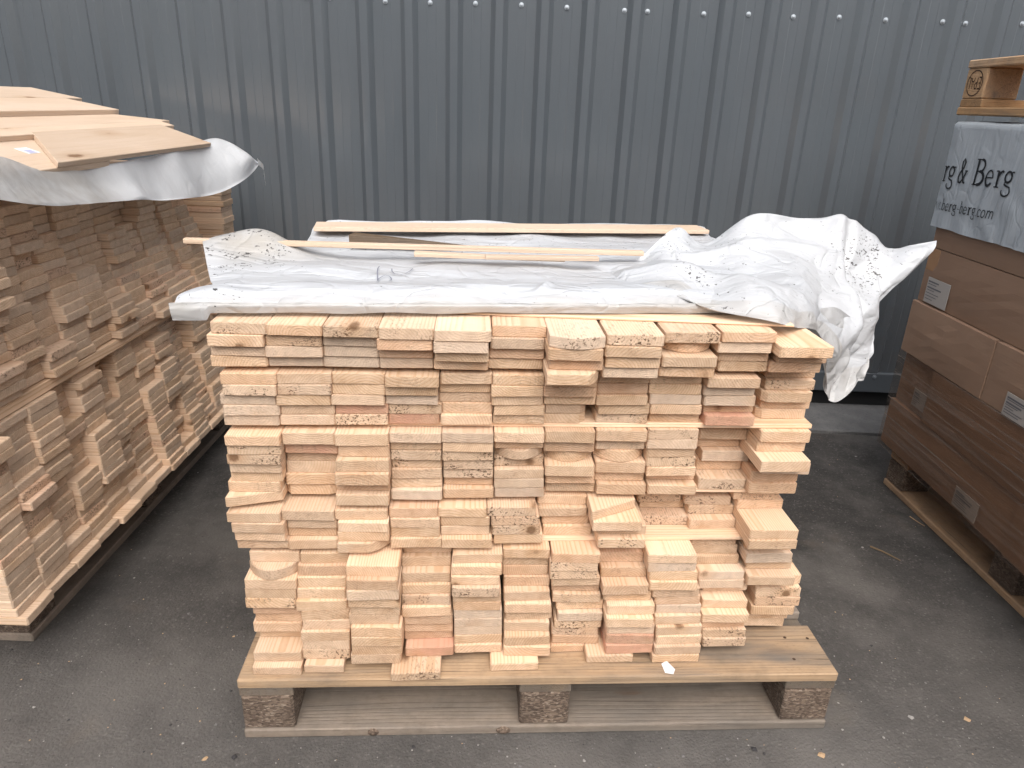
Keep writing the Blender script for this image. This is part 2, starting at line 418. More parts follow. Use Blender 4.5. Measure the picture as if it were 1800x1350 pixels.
b = MB(); V, Fc = box_vf(-7, 7, .012, .3, -.05, .30, .002); b.add(V, Fc); b.build('gap_shade_box', VOID, wall)  # black box painted in for the shaded gap under the sheets
b = MB(); V, Fc = box_vf(-7, 7, .03, .25, .31, 4.6, .002); b.add(V, Fc); b.build('wall_core', VOID, wall)

# unseen plain grey hall behind the camera, added and sized for the light
b = MB(); V, Fc = box_vf(-16, 16, -15.0, -8.0, 0, 3.8, .02); b.add(V, Fc); tag(b.build('unseen_opposite_building', plain('pale_grey_render', (.30, .30, .29), .8)), kind='structure')
# ================================================================= WOOD PIECES
def plank(mb, x0, x1, y0, y1, z0, z1, axis, rng, grey=0.1, red=0.0, mark=0.2, bev=.0015, mat=0, sub=1):
    V, Fc = box_vf(x0, x1, y0, y1, z0, z1, bev)
    cx, cy, cz = (x0 + x1) / 2, (y0 + y1) / 2, (z0 + z1) / 2
    a, c = rng.uniform(-.04, .04), rng.choice((-1, 1)) * rng.uniform(.015, .07); yo = rng.uniform(0, 5)
    if axis == 'x': bc = [(v[1] - cy + a, v[0] + yo, v[2] - cz + c) for v in V]
    elif axis == 'y': bc = [(v[0] - cx + a, v[1] + yo, v[2] - cz + c) for v in V]
    else: bc = [(v[0] - cx + a, v[2] + yo, v[1] - cy + c) for v in V]
    ai = 'xyz'.index(axis); ends = []
    for f in Fc:
        p = [Vector(V[i]) for i in f]; nn = (p[1] - p[0]).cross(p[2] - p[0]).normalized(); ends.append(1.0 if abs(nn[ai]) > .8 else 0.0)
    mb.add(V, Fc, bc, (rng.random(), grey, red, mark), ends, mat)
def single(name, *a, mats=None, parent=None, loc=None, rot=None, **k):
    b = MB(); plank(b, *a, **k); return b.build(name, mats, parent, loc=loc, rot=rot)

def pallet(loc, rz, label, seed, mats, group=None, flip=False, brand=False):
    rng = random.Random(seed); root = empty('pallet', loc, rz); tag(root, label, 'pallet', group)
    H = .1495
    def Z(a, b2): return (H - b2, H - a) if flip else (a, b2)
    deckm, midm = mats
    for i, (a, w) in enumerate(((0, .145), (.186, .100), (.327, .146), (.514, .100), (.655, .145))):
        z0, z1 = Z(.1275, H)
        single('deck_board', -.6 + rng.uniform(0, .003), .6 - rng.uniform(0, .003), a, a + w, z0, z1, 'x', rng, grey=.15 if i == 0 else .9, mark=.5, bev=.003, mats=deckm[i % len(deckm)], parent=root)
    for x in (-.599, -.0505, .495):
        z0, z1 = Z(.1055, .127)
        single('stringer_board', x + .0, x + .104, .004, .798, z0, z1, 'y', rng, grey=.1, mark=.6, bev=.002, mats=midm, parent=root)
    for ix, x in enumerate((-.597, -.048, .497)):
        for iy, y in enumerate((.003, .3275, .697)):
            z0, z1 = Z(.0225, .105)
            w = .100
            bl = single('block', x + .0, x + w, y, y + (.1 if iy != 1 else .145), z0, z1, 'x', rng, grey=.4, mark=.5, bev=.004, mats=CHIP if not brand else NEWPAL, parent=root)
            if brand and iy == 0 and ix == 0: root['corner'] = 1; pallet.corner = bl
    if not flip:
        nb = MB(); nl = 10
        V = [(0, 0, .0012)] + [(.0035 * math.cos(6.2832 * i / nl), .0035 * math.sin(6.2832 * i / nl), .0009) for i in range(nl)]
        nb.add(V, [(0, 1 + i, 1 + (i + 1) % nl) for i in range(nl)]); n0 = None
        for a, w in ((0, .145), (.186, .1)):
            for x in (-.55, .0, .548):
                for dx, dy in ((-.025, .28), (.025, .70), (-.018, .72)):
                    if n0 is None: n0 = nb.build('nail', BRAND, root); o = n0
                    else: o = n0.copy(); link(o, root)
                    o.location = (x + dx + rng.uniform(-.006, .006), a + w * dy, H - .0002)
    for i, (a, w) in enumerate(((0, .145), (.3275, .145), (.655, .145))):
        z0, z1 = Z(0, .022)
        single('bottom_board', -.598, .598, a, a + w, z0, z1, 'x', rng, grey=.7, mark=.5, bev=.003, mats=midm, parent=root)
    return root
YAW = .0662
def W(x, y, z=0.0):                       # middle pallet's own axes -> world
    c, s = math.cos(YAW), math.sin(YAW); return Vector((c * x - s * y, s * x + c * y, z))
pal = pallet((0, 0, 0), YAW, 'weathered wooden pallet under the middle stack of boards', 3, ((MIDWOOD, OLDWOOD), OLDWOOD))
pal2 = pallet((-1.175, .80, 0), R_(90), 'shadowed wooden pallet under the tall left stack', 9, ((MIDWOOD,), OLDWOOD))
pal3 = pallet((1.262, .535, 0), R_(-87.4) , 'light wooden pallet under the brown cartons', 12, ((MIDWOOD,), NEWPAL))

for kx, ks in ((-.343, 1.0), (-.080, 1.3)):      # two big knots in the front bottom board
    b = MB(); n = 14; V = [(0, -.0042 * ks, 0)]
    for r_, d_ in ((.5, -.0036), (.85, -.0015), (1.0, .001)):
        V += [(.0125 * ks * r_ * math.cos(6.2832 * i / n), d_ * ks, .0095 * r_ * math.sin(6.2832 * i / n)) for i in range(n)]
    Fk = [(0, 1 + i, 1 + (i + 1) % n) for i in range(n)] + [(1 + q * n + i, 1 + (q + 1) * n + i, 1 + (q + 1) * n + (i + 1) % n, 1 + q * n + (i + 1) % n) for q in range(2) for i in range(n)]
    b.add(V, Fk, [(v[0] * .8, v[2], v[1] + .004) for v in V]); b.build('knot', CHIP, pal, loc=(kx, .0, .0112))
# ---- boards: w across, L long, t thick; front end at y = 0, underside at z = 0
def board_geo(w, L, t, kind, rng):
    h = w / 2; bv = rng.uniform(.0012, .0022)
    if kind in 'RV':
        d = .030 if kind == 'R' else .014
        fr = [(-h + w * i / 10, d * abs(-1 + 2 * i / 10) ** 2.0) for i in range(11)]
    elif kind in 'TU':
        sk = .026 if kind == 'T' else .045
        fr = [(-h + w * i / 3, sk * (i / 3 - .5)) for i in range(4)]
    elif kind in 'CD':
        fr = [(-h, 0), (-h * .3, .0005), (h * (.25 if kind == 'C' else .55), 0), (h * .62 if kind == 'C' else h * .8, .012), (h, .034)]
    elif kind == 'c':
        fr = [(-h, .012), (-h * .82, 0), (0, .0004), (h * .7, 0), (h, .006)]
    elif kind == 'W': fr = [(-h, 0), (-h * .3, .0004), (h * .35, 0), (h * .6, .012), (h * .72, .06)]
    else:
        j = [rng.uniform(-.0007, .0007) for _ in range(5)]; sl = rng.uniform(-.0016, .0016)
        fr = [(-h + w * i / 4, j[i] + sl * (i / 2 - 1)) for i in range(5)]
    if kind in 'nTUR': c_ = rng.uniform(.0012, .003); fr = [(-h, fr[0][1] + c_)] + [(-h + c_, fr[0][1])] + fr[1:-1] + [(h - c_, fr[-1][1])] + [(h, fr[-1][1] + c_)]; nf_extra = 1
    if kind == 'W': back = [(h * .80, L), (-h, L)]
    else: back = [(h, L), (-h, L)]
    out = fr + back; n = len(out); nf = len(fr)
    V = []
    for z, ins in ((0, bv), (bv * .8, 0), (t - bv * .8, 0), (t, bv)):
        for i, (x, y) in enumerate(out):
            xx = x * (1 - ins / h) ; yy = y + (ins if i < nf else -ins)
            V.append((xx, yy, z))
    Fc = []; E = []
    for r in range(3):
        for i in range(n):
            j = (i + 1) % n
            Fc.append((r * n + i, r * n + j, (r + 1) * n + j, (r + 1) * n + i)); E.append(1.0 if (i < nf - 1 or i == nf) else 0.0)
    Fc.append(tuple(range(n))[::-1]); E.append(0.0)
    Fc.append(tuple(3 * n + i for i in range(n))); E.append(0.0)
    return V, Fc, E
TABLE = """1,0,1,-5424,915,609,8292,208,k,14738 1,0,2,-5483,915,564,8084,208,-,2366 1,0,3,-5494,915,699,7876,208,g,1685 1,0,4,-5509,940,732,7668,208,-,2085 1,1,1,-5371,940,672,7370,208,o,3435 1,1,2,-5373,915,656,7163,208,k,2247 1,1,3,-5441,944,751,6955,208,g,1788 1,1,4,-5397,963,741,6747,208,g,2304 1,1,5,-5423,960,782,6539,208,g,2038 1,2,1,-5388,942,566,6241,208,-,4363 1,2,2,-5389,940,640,6033,208,k,1840 1,2,3,-5419,947,650,5825,208,k,2204 1,2,4,-5431,926,729,5617,208,-,1735 1,2,5,-5447,933,802,5409,208,-,1755 1,2,6,-5506,943,775,5202,208,-,2352 1,2,7,-5498,965,694,4994,208,T,2800 1,3,1,-5499,959,532,4696,208,-,4429 1,3,2,-5432,958,501,4488,208,-,2565 1,3,3,-5431,923,565,4280,208,-,1782 1,3,4,-5412,942,630,4072,208,-,1778 1,4,0,-5229,933,649,3753,229,H,3272 1,4,1,-5259,933,529,3525,229,R,3425 1,4,2,-5285,965,418,3296,229,-,3571 1,4,3,-5313,958,441,3067,229,-,2404 1,4,4,-5329,955,445,2839,229,b,2556 1,4,5,-5257,921,553,2610,229,o,1525 1,4,6,-5248,915,616,2381,229,o,1873 1,4,7,-5287,944,579,2152,229,o,2835 1,4,0,-5235,915,699,1924,229,H,1315 1,4,8,-5253,915,279,1695,229,-,6615 2,0,1,-4503,915,553,8292,208,o,15001 2,0,2,-4554,932,648,8084,208,k,1897 2,0,3,-4561,940,656,7876,208,g,2207 2,0,4,-4574,919,806,7668,208,g,1585 2,1,1,-4436,919,721,7370,208,-,3425 2,1,2,-4452,915,714,7163,208,k,2185 2,1,3,-4489,927,739,6955,208,-,2063 2,1,4,-4441,938,827,6747,208,-,1773 2,1,5,-4463,949,826,6539,208,p,2203 2,2,1,-4445,922,713,6206,243,-,4021 2,2,2,-4435,957,850,5964,243,r,1850 2,2,3,-4458,965,1015,5721,243,-,1645 2,2,4,-4489,945,1020,5479,243,p,2441 2,2,5,-4517,915,985,5236,243,-,2591 2,2,6,-4527,965,1039,4994,243,c,2199 2,3,1,-4535,958,604,4696,208,-,6099 2,3,2,-4485,922,671,4488,208,-,1745 2,3,3,-4503,922,732,4280,208,h,1753 2,3,4,-4477,915,607,4072,208,-,3066 2,4,1,-4284,915,607,3753,229,-,3368 2,4,2,-4323,927,525,3525,229,o,3113 2,4,3,-4339,915,473,3296,229,-,2885 2,4,4,-4356,918,435,3067,229,-,2818 2,4,5,-4351,965,364,2839,229,-,3297 2,4,6,-4292,917,378,2610,229,-,2392 2,4,7,-4285,915,375,2381,229,-,2544 2,4,8,-4311,934,313,2152,229,-,3193 2,4,9,-4314,915,332,1924,229,p,2347 2,4,10,-4326,928,335,1695,229,k,2546 3,0,1,-3568,915,518,8292,208,k,15167 3,0,2,-3617,917,689,8084,208,g,1595 3,0,3,-3614,942,735,7876,208,g,2049 3,0,4,-3628,960,783,7668,208,g,2051 3,1,1,-3513,915,756,7370,208,-,3171 3,1,2,-3528,921,780,7163,208,-,2049 3,1,3,-3552,935,776,6955,208,p,2195 3,1,4,-3501,932,874,6747,208,r,1706 3,1,5,-3514,937,849,6539,208,k,2271 3,2,1,-3502,948,679,6206,243,-,4441 3,2,2,-3481,915,728,5964,243,o,2260 3,2,3,-3496,948,603,5721,243,-,3361 3,2,4,-3506,965,534,5479,243,-,3152 3,2,5,-3528,964,771,5236,243,o,1174 3,2,6,-3531,965,636,4994,243,-,3548 3,3,1,-3567,965,642,4696,208,-,3257 3,3,2,-3526,932,538,4488,208,-,2973 3,3,3,-3531,947,550,4280,208,-,2211 3,3,4,-3525,958,477,4072,208,C,2903 3,4,1,-3338,965,199,3753,229,-,6110 3,4,2,-3341,944,82,3525,229,-,3770 3,4,3,-3333,965,81,3296,229,g,2805 3,4,4,-3329,965,148,3067,229,-,2124 3,4,5,-3320,928,225,2839,229,-,1912 3,4,6,-3354,945,241,2610,229,-,2512 3,4,7,-3308,965,154,2381,229,-,3636 3,4,8,-3306,965,149,2152,229,-,2811 3,4,9,-3312,965,182,1924,229,-,2391 3,4,10,-3338,965,185,1695,229,-,2712 4,0,1,-2648,915,462,8292,208,k,15437 4,0,2,-2684,924,510,8084,208,o,2087 4,0,3,-2680,915,723,7876,208,o,1400 4,0,4,-2680,916,775,7668,208,g,1949 4,1,1,-2585,928,625,7370,208,-,3770 4,1,2,-2602,915,748,7163,208,-,1639 4,1,3,-2611,934,847,6955,208,g,1730 4,1,4,-2557,945,908,6747,208,k,1881 4,1,5,-2582,915,920,6539,208,r,2032 4,2,1,-2551,934,742,6241,208,g,3996 4,2,2,-2551,931,890,6033,208,-,1385 4,2,3,-2552,926,869,5825,208,k,2237 4,2,4,-2546,939,981,5617,208,k,1520 4,2,5,-2551,932,938,5409,208,-,2349 4,2,6,-2555,950,972,5202,208,-,1949 4,2,7,-2554,957,859,4994,208,g,2875 4,3,1,-2611,915,716,4696,208,o,3966 4,3,2,-2577,921,676,4488,208,-,2444 4,3,3,-2577,937,702,4280,208,-,2039 4,3,4,-2560,958,650,4072,208,-,2661 4,4,0,-2368,965,941,3753,229,H,1261 4,4,1,-2381,965,821,3525,229,-,3347 4,4,2,-2375,939,618,3296,229,-,4057 4,4,3,-2365,951,558,3067,229,-,3029 4,4,4,-2372,944,511,2839,229,k,2931 4,4,5,-2366,956,448,2610,229,o,3163 4,4,6,-2336,955,500,2381,229,o,2091 4,4,7,-2335,965,563,2152,229,o,1978 4,4,8,-2336,965,616,1924,229,o,2044 4,4,9,-2309,955,377,1695,229,r,4998 5,0,1,-1711,945,391,8292,208,g,16308 5,0,2,-1740,915,411,8084,208,g,2200 5,0,3,-1728,915,557,7876,208,-,1680 5,0,4,-1742,941,738,7668,208,o,1522 5,1,1,-1644,915,814,7370,208,-,2751 5,1,2,-1666,915,953,7163,208,-,1526 5,1,3,-1664,938,995,6955,208,-,1935 5,1,4,-1621,915,968,6747,208,-,2179 5,1,5,-1636,935,896,6539,208,p,2462 5,2,1,-1610,936,769,6241,208,g,3742 5,2,2,-1602,926,806,6033,208,-,1962 5,2,3,-1600,935,864,5825,208,k,1844 5,2,4,-1588,925,915,5617,208,k,1834 5,2,5,-1586,933,961,5409,208,k,1862 5,2,6,-1579,937,1078,5202,208,o,1433 5,2,7,-1580,954,934,4994,208,-,3010 5,3,1,-1689,916,720,4696,208,-,4390 5,3,2,-1639,943,755,4488,208,-,1977 5,3,3,-1633,921,771,4280,208,-,2041 5,3,4,-1597,956,630,4072,208,-,3308 5,4,1,-1385,952,571,3774,208,-,3731 5,4,2,-1400,960,474,3566,208,-,3147 5,4,3,-1426,934,438,3358,208,-,2600 5,4,4,-1410,924,346,3150,208,k,3099 5,4,5,-1386,937,465,2943,208,-,1269 5,4,6,-1383,922,467,2735,208,-,2253 5,4,7,-1359,949,495,2527,208,g,2067 5,4,8,-1350,944,491,2319,208,g,2350 5,4,9,-1346,950,504,2111,208,g,2193 5,4,10,-1343,955,503,1903,208,-,2340 5,4,11,-1339,957,463,1695,208,-,2755 6,0,1,-752,928,725,8292,208,o,14412 6,0,2,-774,929,668,8084,208,g,2396 6,0,3,-776,958,777,7876,208,o,1840 6,0,4,-790,951,826,7668,208,-,2018 6,1,1,-723,915,782,7370,208,-,3219 6,1,2,-739,928,768,7163,208,-,2223 6,1,3,-723,931,855,6955,208,-,1775 6,1,4,-680,922,891,6747,208,-,1950 6,1,5,-681,940,960,6539,208,-,1816 6,2,1,-667,919,788,6241,208,-,3872 6,2,2,-652,915,987,6033,208,o,1093 6,2,3,-644,915,899,5825,208,R,2532 6,2,4,-635,934,1069,5617,208,k,1195 6,2,5,-629,942,953,5409,208,-,2759 6,2,6,-621,947,953,5202,208,g,2142 6,2,7,-604,950,968,4994,208,g,2056 6,3,1,-753,937,771,4696,208,k,4347 6,3,2,-678,923,769,4488,208,k,2169 6,3,3,-655,939,773,4280,208,k,2160 6,3,4,-604,942,798,4072,208,-,2018 6,4,1,-435,915,746,3753,229,-,3649 6,4,2,-436,915,856,3525,229,-,1532 6,4,3,-429,915,849,3296,229,o,2369 6,4,4,-393,915,796,3067,229,o,2731 6,4,5,-396,915,618,2839,229,-,3832 6,4,6,-372,926,529,2610,229,-,3243 6,4,7,-339,928,630,2381,229,-,1565 6,4,8,-376,915,548,2152,229,-,3161 6,4,9,-367,915,397,1924,229,-,3919 6,4,10,-365,938,358,1695,229,-,2978 7,0,1,181,926,86,8292,208,V,17574 7,0,2,155,915,134,8084,208,-,2203 7,0,3,191,918,266,7876,208,o,1814 7,0,4,149,915,69,7668,208,D,3255 7,1,1,207,932,750,7370,208,o,323 7,1,2,205,947,778,7163,208,o,2089 7,1,3,234,938,926,6955,208,-,1505 7,1,4,278,940,1001,6747,208,W,1789 7,1,5,273,955,1024,6539,208,W,2030 7,2,1,278,926,877,6206,243,-,4079 7,2,2,295,949,995,5964,243,o,1895 7,2,3,321,949,1038,5721,243,R,2251 7,2,4,327,937,918,5479,243,-,3130 7,2,5,368,944,1077,5236,243,o,1568 7,2,6,401,965,1206,4994,243,-,1712 7,3,0,266,965,1215,4696,208,H,2941 7,3,1,274,965,1095,4488,208,-,2869 7,3,2,356,942,1166,4280,208,-,1622 7,3,3,390,965,1088,4072,208,-,2645 7,4,1,522,938,567,3774,208,o,6977 7,4,2,495,933,578,3566,208,k,2170 7,4,3,508,931,616,3358,208,k,1927 7,4,4,571,961,683,3150,208,-,1734 7,4,5,594,965,793,2943,208,o,1342 7,4,6,617,965,695,2735,208,k,3110 7,4,7,703,965,749,2527,208,-,1788 7,4,8,704,915,634,2319,208,g,3165 7,4,9,683,965,675,2111,208,k,1917 7,4,10,639,965,706,1903,208,k,1982 7,4,11,658,965,699,1695,208,o,2349 8,0,1,1184,965,331,8292,208,k,16966 8,0,2,1162,965,320,8084,208,-,2477 8,0,3,1188,948,400,7876,208,-,2045 8,0,4,1175,965,453,7668,208,g,2158 8,1,1,1194,950,967,7370,208,o,1064 8,1,2,1185,946,964,7163,208,o,2148 8,1,3,1186,947,913,6955,208,-,2371 8,1,4,1255,958,986,6747,208,-,1833 8,1,5,1245,965,1057,6539,208,k,1825 8,2,1,1256,959,939,6206,243,-,4041 8,2,2,1290,948,1118,5964,243,p,1558 8,2,3,1312,959,1045,5721,243,R,2868 8,2,4,1320,965,1069,5479,243,o,2368 8,2,5,1350,965,1206,5236,243,o,1697 8,2,6,1382,965,1080,4994,243,-,3217 8,3,1,1219,929,842,4696,208,U,4493 8,3,2,1263,948,583,4488,208,-,4036 8,3,3,1405,954,794,4280,208,-,755 8,3,4,1389,915,629,4072,208,k,3329 8,4,0,1458,915,1082,3753,229,H,94 8,4,1,1487,915,962,3525,229,o,3090 8,4,2,1534,930,776,3296,229,o,3762 8,4,3,1540,915,502,3067,229,o,4637 8,4,0,1627,959,622,2839,229,H,1494 8,4,4,1682,959,472,2610,229,-,3929 8,4,5,1665,947,358,2381,229,-,3678 8,4,6,1723,958,446,2152,229,p,1750 8,4,7,1718,965,415,1924,229,r,2942 8,4,8,1721,965,396,1695,229,r,2839 9,0,1,2214,965,536,8292,208,k,15906 9,0,2,2210,915,626,8084,208,R,1885 9,0,3,2195,965,467,7876,208,-,2983 9,0,4,2189,965,539,7668,208,o,2054 9,1,1,2158,965,981,7370,208,-,1376 9,1,2,2166,965,976,7163,208,-,2196 9,1,3,2199,965,987,6955,208,g,2122 9,1,4,2237,965,1001,6747,208,-,2105 9,1,5,2263,948,1137,6539,208,-,1484 9,2,1,2246,965,1000,6241,208,k,3747 9,2,2,2253,965,1008,6033,208,g,2125 9,2,3,2271,948,1069,5825,208,-,1795 9,2,4,2300,965,1091,5617,208,k,2019 9,2,5,2321,965,1075,5409,208,-,2225 9,2,6,2395,965,1320,5202,208,o,733 9,2,7,2396,965,1096,4994,208,-,3401 9,3,0,2358,915,1783,4696,208,H,0 9,3,1,2347,915,1663,4488,208,k,1571 9,3,0,2450,940,1783,4280,208,H,1221 9,3,2,2446,940,1441,4072,208,k,3916 9,4,1,2404,965,546,3774,208,-,9775 9,4,2,2433,965,571,3566,208,g,2135 9,4,3,2487,964,576,3358,208,-,2289 9,4,4,2497,956,524,3150,208,-,2760 9,4,5,2590,955,592,2943,208,-,1721 9,4,6,2655,931,617,2735,208,o,2014 9,4,7,2694,925,610,2527,208,g,2284 9,4,8,2686,956,525,2319,208,-,3103 9,4,9,2718,957,454,2111,208,-,3033 9,4,10,2731,949,426,1903,208,-,2620 9,4,11,2711,960,355,1695,208,-,3143 10,0,1,3241,965,619,8292,208,o,15498 10,0,2,3213,965,677,8084,208,g,2084 10,0,3,3275,939,849,7876,208,o,1559 10,0,4,3313,915,876,7668,208,-,2002 10,1,1,3168,965,792,7370,208,-,3547 10,1,2,3165,965,943,7163,208,g,1563 10,1,3,3209,965,954,6955,208,g,2139 10,1,4,3281,965,1150,6747,208,o,1269 10,1,5,3275,939,976,6539,208,r,2881 10,2,0,3432,965,1699,6206,243,H,23 10,2,1,3432,965,1579,5964,243,-,2820 10,2,2,3395,965,1751,5721,243,o,1477 10,2,3,3555,965,1580,5479,243,g,3096 10,2,4,3488,949,1688,5236,243,o,1710 10,2,5,3460,952,1314,4994,243,k,4316 10,3,0,3304,965,1671,4696,208,H,885 10,3,1,3321,965,1551,4488,208,k,2640 10,3,2,3408,965,1537,4280,208,k,2065 10,3,3,3403,965,1313,4072,208,-,3423 10,4,1,3430,947,1160,3774,208,-,3954 10,4,2,3470,964,1176,3566,208,-,1987 10,4,3,3524,932,1103,3358,208,-,2562 10,4,4,3575,954,862,3150,208,g,4006 10,4,5,3604,959,856,2943,208,g,2253 10,4,6,3776,965,1042,2735,208,p,683 10,4,7,3701,931,757,2527,208,-,4476 10,4,8,3681,965,560,2319,208,-,4113 10,4,9,3700,915,668,2111,208,o,1228 10,4,10,3723,915,613,1903,208,k,2691 10,4,11,3752,917,574,1695,208,k,2575 11,0,1,4228,965,459,8084,208,-,18672 11,0,2,4331,915,801,7876,208,o,927 11,0,3,4270,965,856,7668,208,o,2016 11,1,0,4465,965,1380,7370,208,H,1038 11,1,1,4445,965,1260,7163,208,k,2525 11,1,2,4389,965,1143,6955,208,c,2584 11,1,3,4463,965,1360,6747,208,o,1157 11,1,4,4411,965,1321,6539,208,c,2219 11,2,1,4403,965,971,6206,243,-,5108 11,2,2,4403,965,1081,5964,243,-,1947 11,2,3,4366,965,694,5721,243,-,4787 11,2,4,4577,965,1063,5479,243,g,450 11,2,5,4451,965,1201,5236,243,o,1694 11,2,6,4433,965,1138,4994,243,-,2830 11,3,1,4256,928,1410,4696,208,k,1316 11,3,2,4367,965,1421,4488,208,o,1962 11,3,3,4379,965,625,4280,208,-,7656 11,3,4,4374,965,588,4072,208,-,2604 11,4,0,4534,965,1024,3753,229,H,205 11,4,1,4514,965,904,3525,229,g,3294 11,4,0,4602,965,1024,3296,229,H,1486 11,4,2,4582,965,770,3067,229,-,4472 11,4,0,4923,965,1117,2839,229,H,0 11,4,3,4903,965,997,2610,229,k,2972 11,4,4,4925,965,990,2381,229,k,2441 11,4,5,4868,928,981,2152,229,-,2371 11,4,6,4846,915,1144,1924,229,o,913 11,4,7,4807,915,1175,1695,229,-,1947 1,5,1,-5246,932,119,1505,185,-,3937 2,5,1,-4351,765,159,1505,185,p,3341 4,5,1,-2555,960,-65,1505,185,k,7376 6,5,1,-618,959,159,1505,185,-,4437 7,5,1,502,700,663,1505,185,o,1774 8,5,1,1335,954,352,1505,185,p,2643 9,5,1,2691,970,348,1505,185,-,2299"""
ORD = 'zeroth first second third fourth fifth sixth seventh eighth ninth tenth eleventh twelfth thirteenth fourteenth fifteenth sixteenth seventeenth eighteenth nineteenth twentieth twenty-first twenty-second'.split()
TIER = {0: 'top', 1: 'second', 2: 'third', 3: 'fourth', 4: 'fifth', 5: 'lowest'}
recs = []                                 # (area, w, L, t, kind, tone, matrix, label, group)
rb = random.Random(11)
AD = {'k': 'dirt-specked', 'g': 'greyish', 'r': 'reddish', 'o': 'shaded', 'p': 'pale', 'R': 'round-ended', 'V': 'dark round-ended', 'T': 'slanting', 'U': 'slanting', 'C': 'corner-cut', 'D': 'jutting short', 'b': 'bark-marked', 'W': 'corner-less'}
for e in TABLE.split():
    p = e.split(','); ci, ti, r = int(p[0]), int(p[1]), int(p[2]); xc, w, y, z, t = [int(q) / 1e4 for q in p[3:8]]; fl = p[8]; area = float(p[9])
    kind = fl if fl in 'RVTUCDcW' else 'n'
    y -= .014 if (ci, ti, r) == (1, 4, 1) else 0
    grey = {'g': rb.uniform(.55, .85), 'k': rb.uniform(.2, .5), 'p': rb.uniform(.2, .5), 'o': rb.uniform(0, .15), 'r': .1, 'V': .8}.get(fl, rb.uniform(.0, .32))
    red = {'r': .75, 'o': rb.uniform(.1, .3)}.get(fl, rb.choice((0, 0, 0, .06, .12)))
    mark = {'k': 1.0, 'b': 1.0, 'V': .8, 'R': .3}.get(fl, rb.choice((0, .1, .25)))
    L = rb.uniform(.70, .80) + .05 - y
    M = Matrix.Translation(W(xc, y, z)) @ Matrix.Rotation(YAW + rb.uniform(-.006, .006), 4, 'Z')
    if ti == 5: lab = f'{AD.get(fl, "loose")} lowest board on the deck under column {ORD[ci].replace("eleventh", "eleven")}, middle stack'.replace('column first', 'the first column')
    if ti == 5: lab = f'lowest board lying on the pallet deck under the {ORD[ci]} column, middle stack'
    else: lab = f'{AD.get(fl, "pine")} board, {ORD[r]} down in the {TIER[ti]} tier, {ORD[ci]} column from left, middle stack'
    recs.append((area if r or ti == 5 else 0, w, L, t - .0004, kind, (rb.random(), grey, red, mark), M, lab, 'pine boards of the middle stack'))
# ---- the tall left stack, board ends facing right
UA = [.01, -.01, -.05, -.06, -.10, -.085, -.12, -.10, -.15, -.12, -.18, -.15, -.20, -.20, -.015]
UB = [0, .004, -.015, -.01, .0, -.012, .008, 0, .004, .01, 0, .0, .004, -.02, -.03]
LA = [.0, 0, -.03, -.055, -.035, -.07, -.05, -.08, -.05, -.10, -.17, -.06, -.14, -.06, -.10]
LB = [.02, .012, .0, .0, .012, .0, .004, .012, .0, .010, .012, .0, .01, .0, .0]
rl = random.Random(23)
for j in range(15):
    for tier, (z1, cnt, tt, A, Bv) in enumerate(((.9655, 19, .0196, UA, UB), (.5640, 21, .01965, LA, LB))):
        emax = .2; walk = 0
        for k in range(cnt):
            u = k / (cnt - 1); pw = 1.3 if tier == 0 else .9
            if rl.random() < .28: walk = rl.uniform(-.024, .018) * (.2 if j == 14 else 1)
            off = A[j] * (.72 if j != 13 else 1) * (1 - u ** pw) + Bv[j] * u ** pw + walk + rl.uniform(-.003, .003)
            if tier == 1 and k == cnt - 1: off = .026 + rl.uniform(-.006, .006)
            if tier == 1 and k == cnt - 2: off = max(off, .0)
            if j < 2 and tier == 0 and k < 9: off = .012 + rl.uniform(-.008, .01)
            x = -1.105 + off - .004; yc = .133 + .0957 * j + rl.uniform(-.001, .001); z = z1 - (k + 1) * tt
            d = math.hypot(x - CAM.x, yc - CAM.y); ee = (CAM.z - z) / d; vis = max(0, ee - emax if k or tier else ee - (CAM.z - .955) / d); 
            if k == 0: vis = min(vis, .02)
            emax = max(emax, ee) if k else ee
            area = vis * F * (.0955 * F / d) * abs(x - CAM.x) / d
            v = Vector((x, yc, z)) - CAM; px = 900 + F * v.dot(rt) / v.dot(fw); py = 675 - F * v.dot(up) / v.dot(fw)
            if px < 10: area = 0
            if 372 < px and py > 452 : area = 0
            rr = rl.random()
            tone = (rl.random(), rl.uniform(.2, .75), .0 if rr < .9 else .3, .15 if rr < .9 else .8)
            M = Matrix.Translation((x, yc, z)) @ Matrix.Rotation(R_(90) + rl.uniform(-.006, .006), 4, 'Z')
            lab = (f'board end, {ORD[k + 1]} down in the upper tier' if tier == 0 else f'board end, {ORD[cnt - k]} up in the lower tier') + f', {ORD[j + 1]} column from near end, left stack'
            recs.append((area, rl.uniform(.0925, .0952), rl.uniform(.9, 1.05), tt - .0004, 'n', tone, M, lab, 'board ends of the tall left stack'))
recs.sort(key=lambda r: -r[0])
rest = MB()
for i, (area, w, L, t, kind, tone, M, lab, grp) in enumerate(recs):
    V, Fc, E = board_geo(w, L, t, kind, rb)
    a, c, yo = rb.uniform(-.055, .055), rb.choice((-1, 1)) * rb.uniform(.012, .085), rb.uniform(0, 6)
    bc = [(v[0] + a, v[1] + yo, v[2] - t / 2 + c) for v in V]
    if i < 300:
        b = MB(); b.add(V, Fc, bc, tone, E); o = b.build('board', PINE); o.matrix_world = M
        tag(o, lab, 'board', grp)
    else: rest.add([M @ Vector(v) for v in V], Fc, bc, tone, E)
o = rest.build('small_boards', PINE); tag(o, 'remaining pine boards filling the left stack and gaps of the middle one', 'boards', kind='stuff')

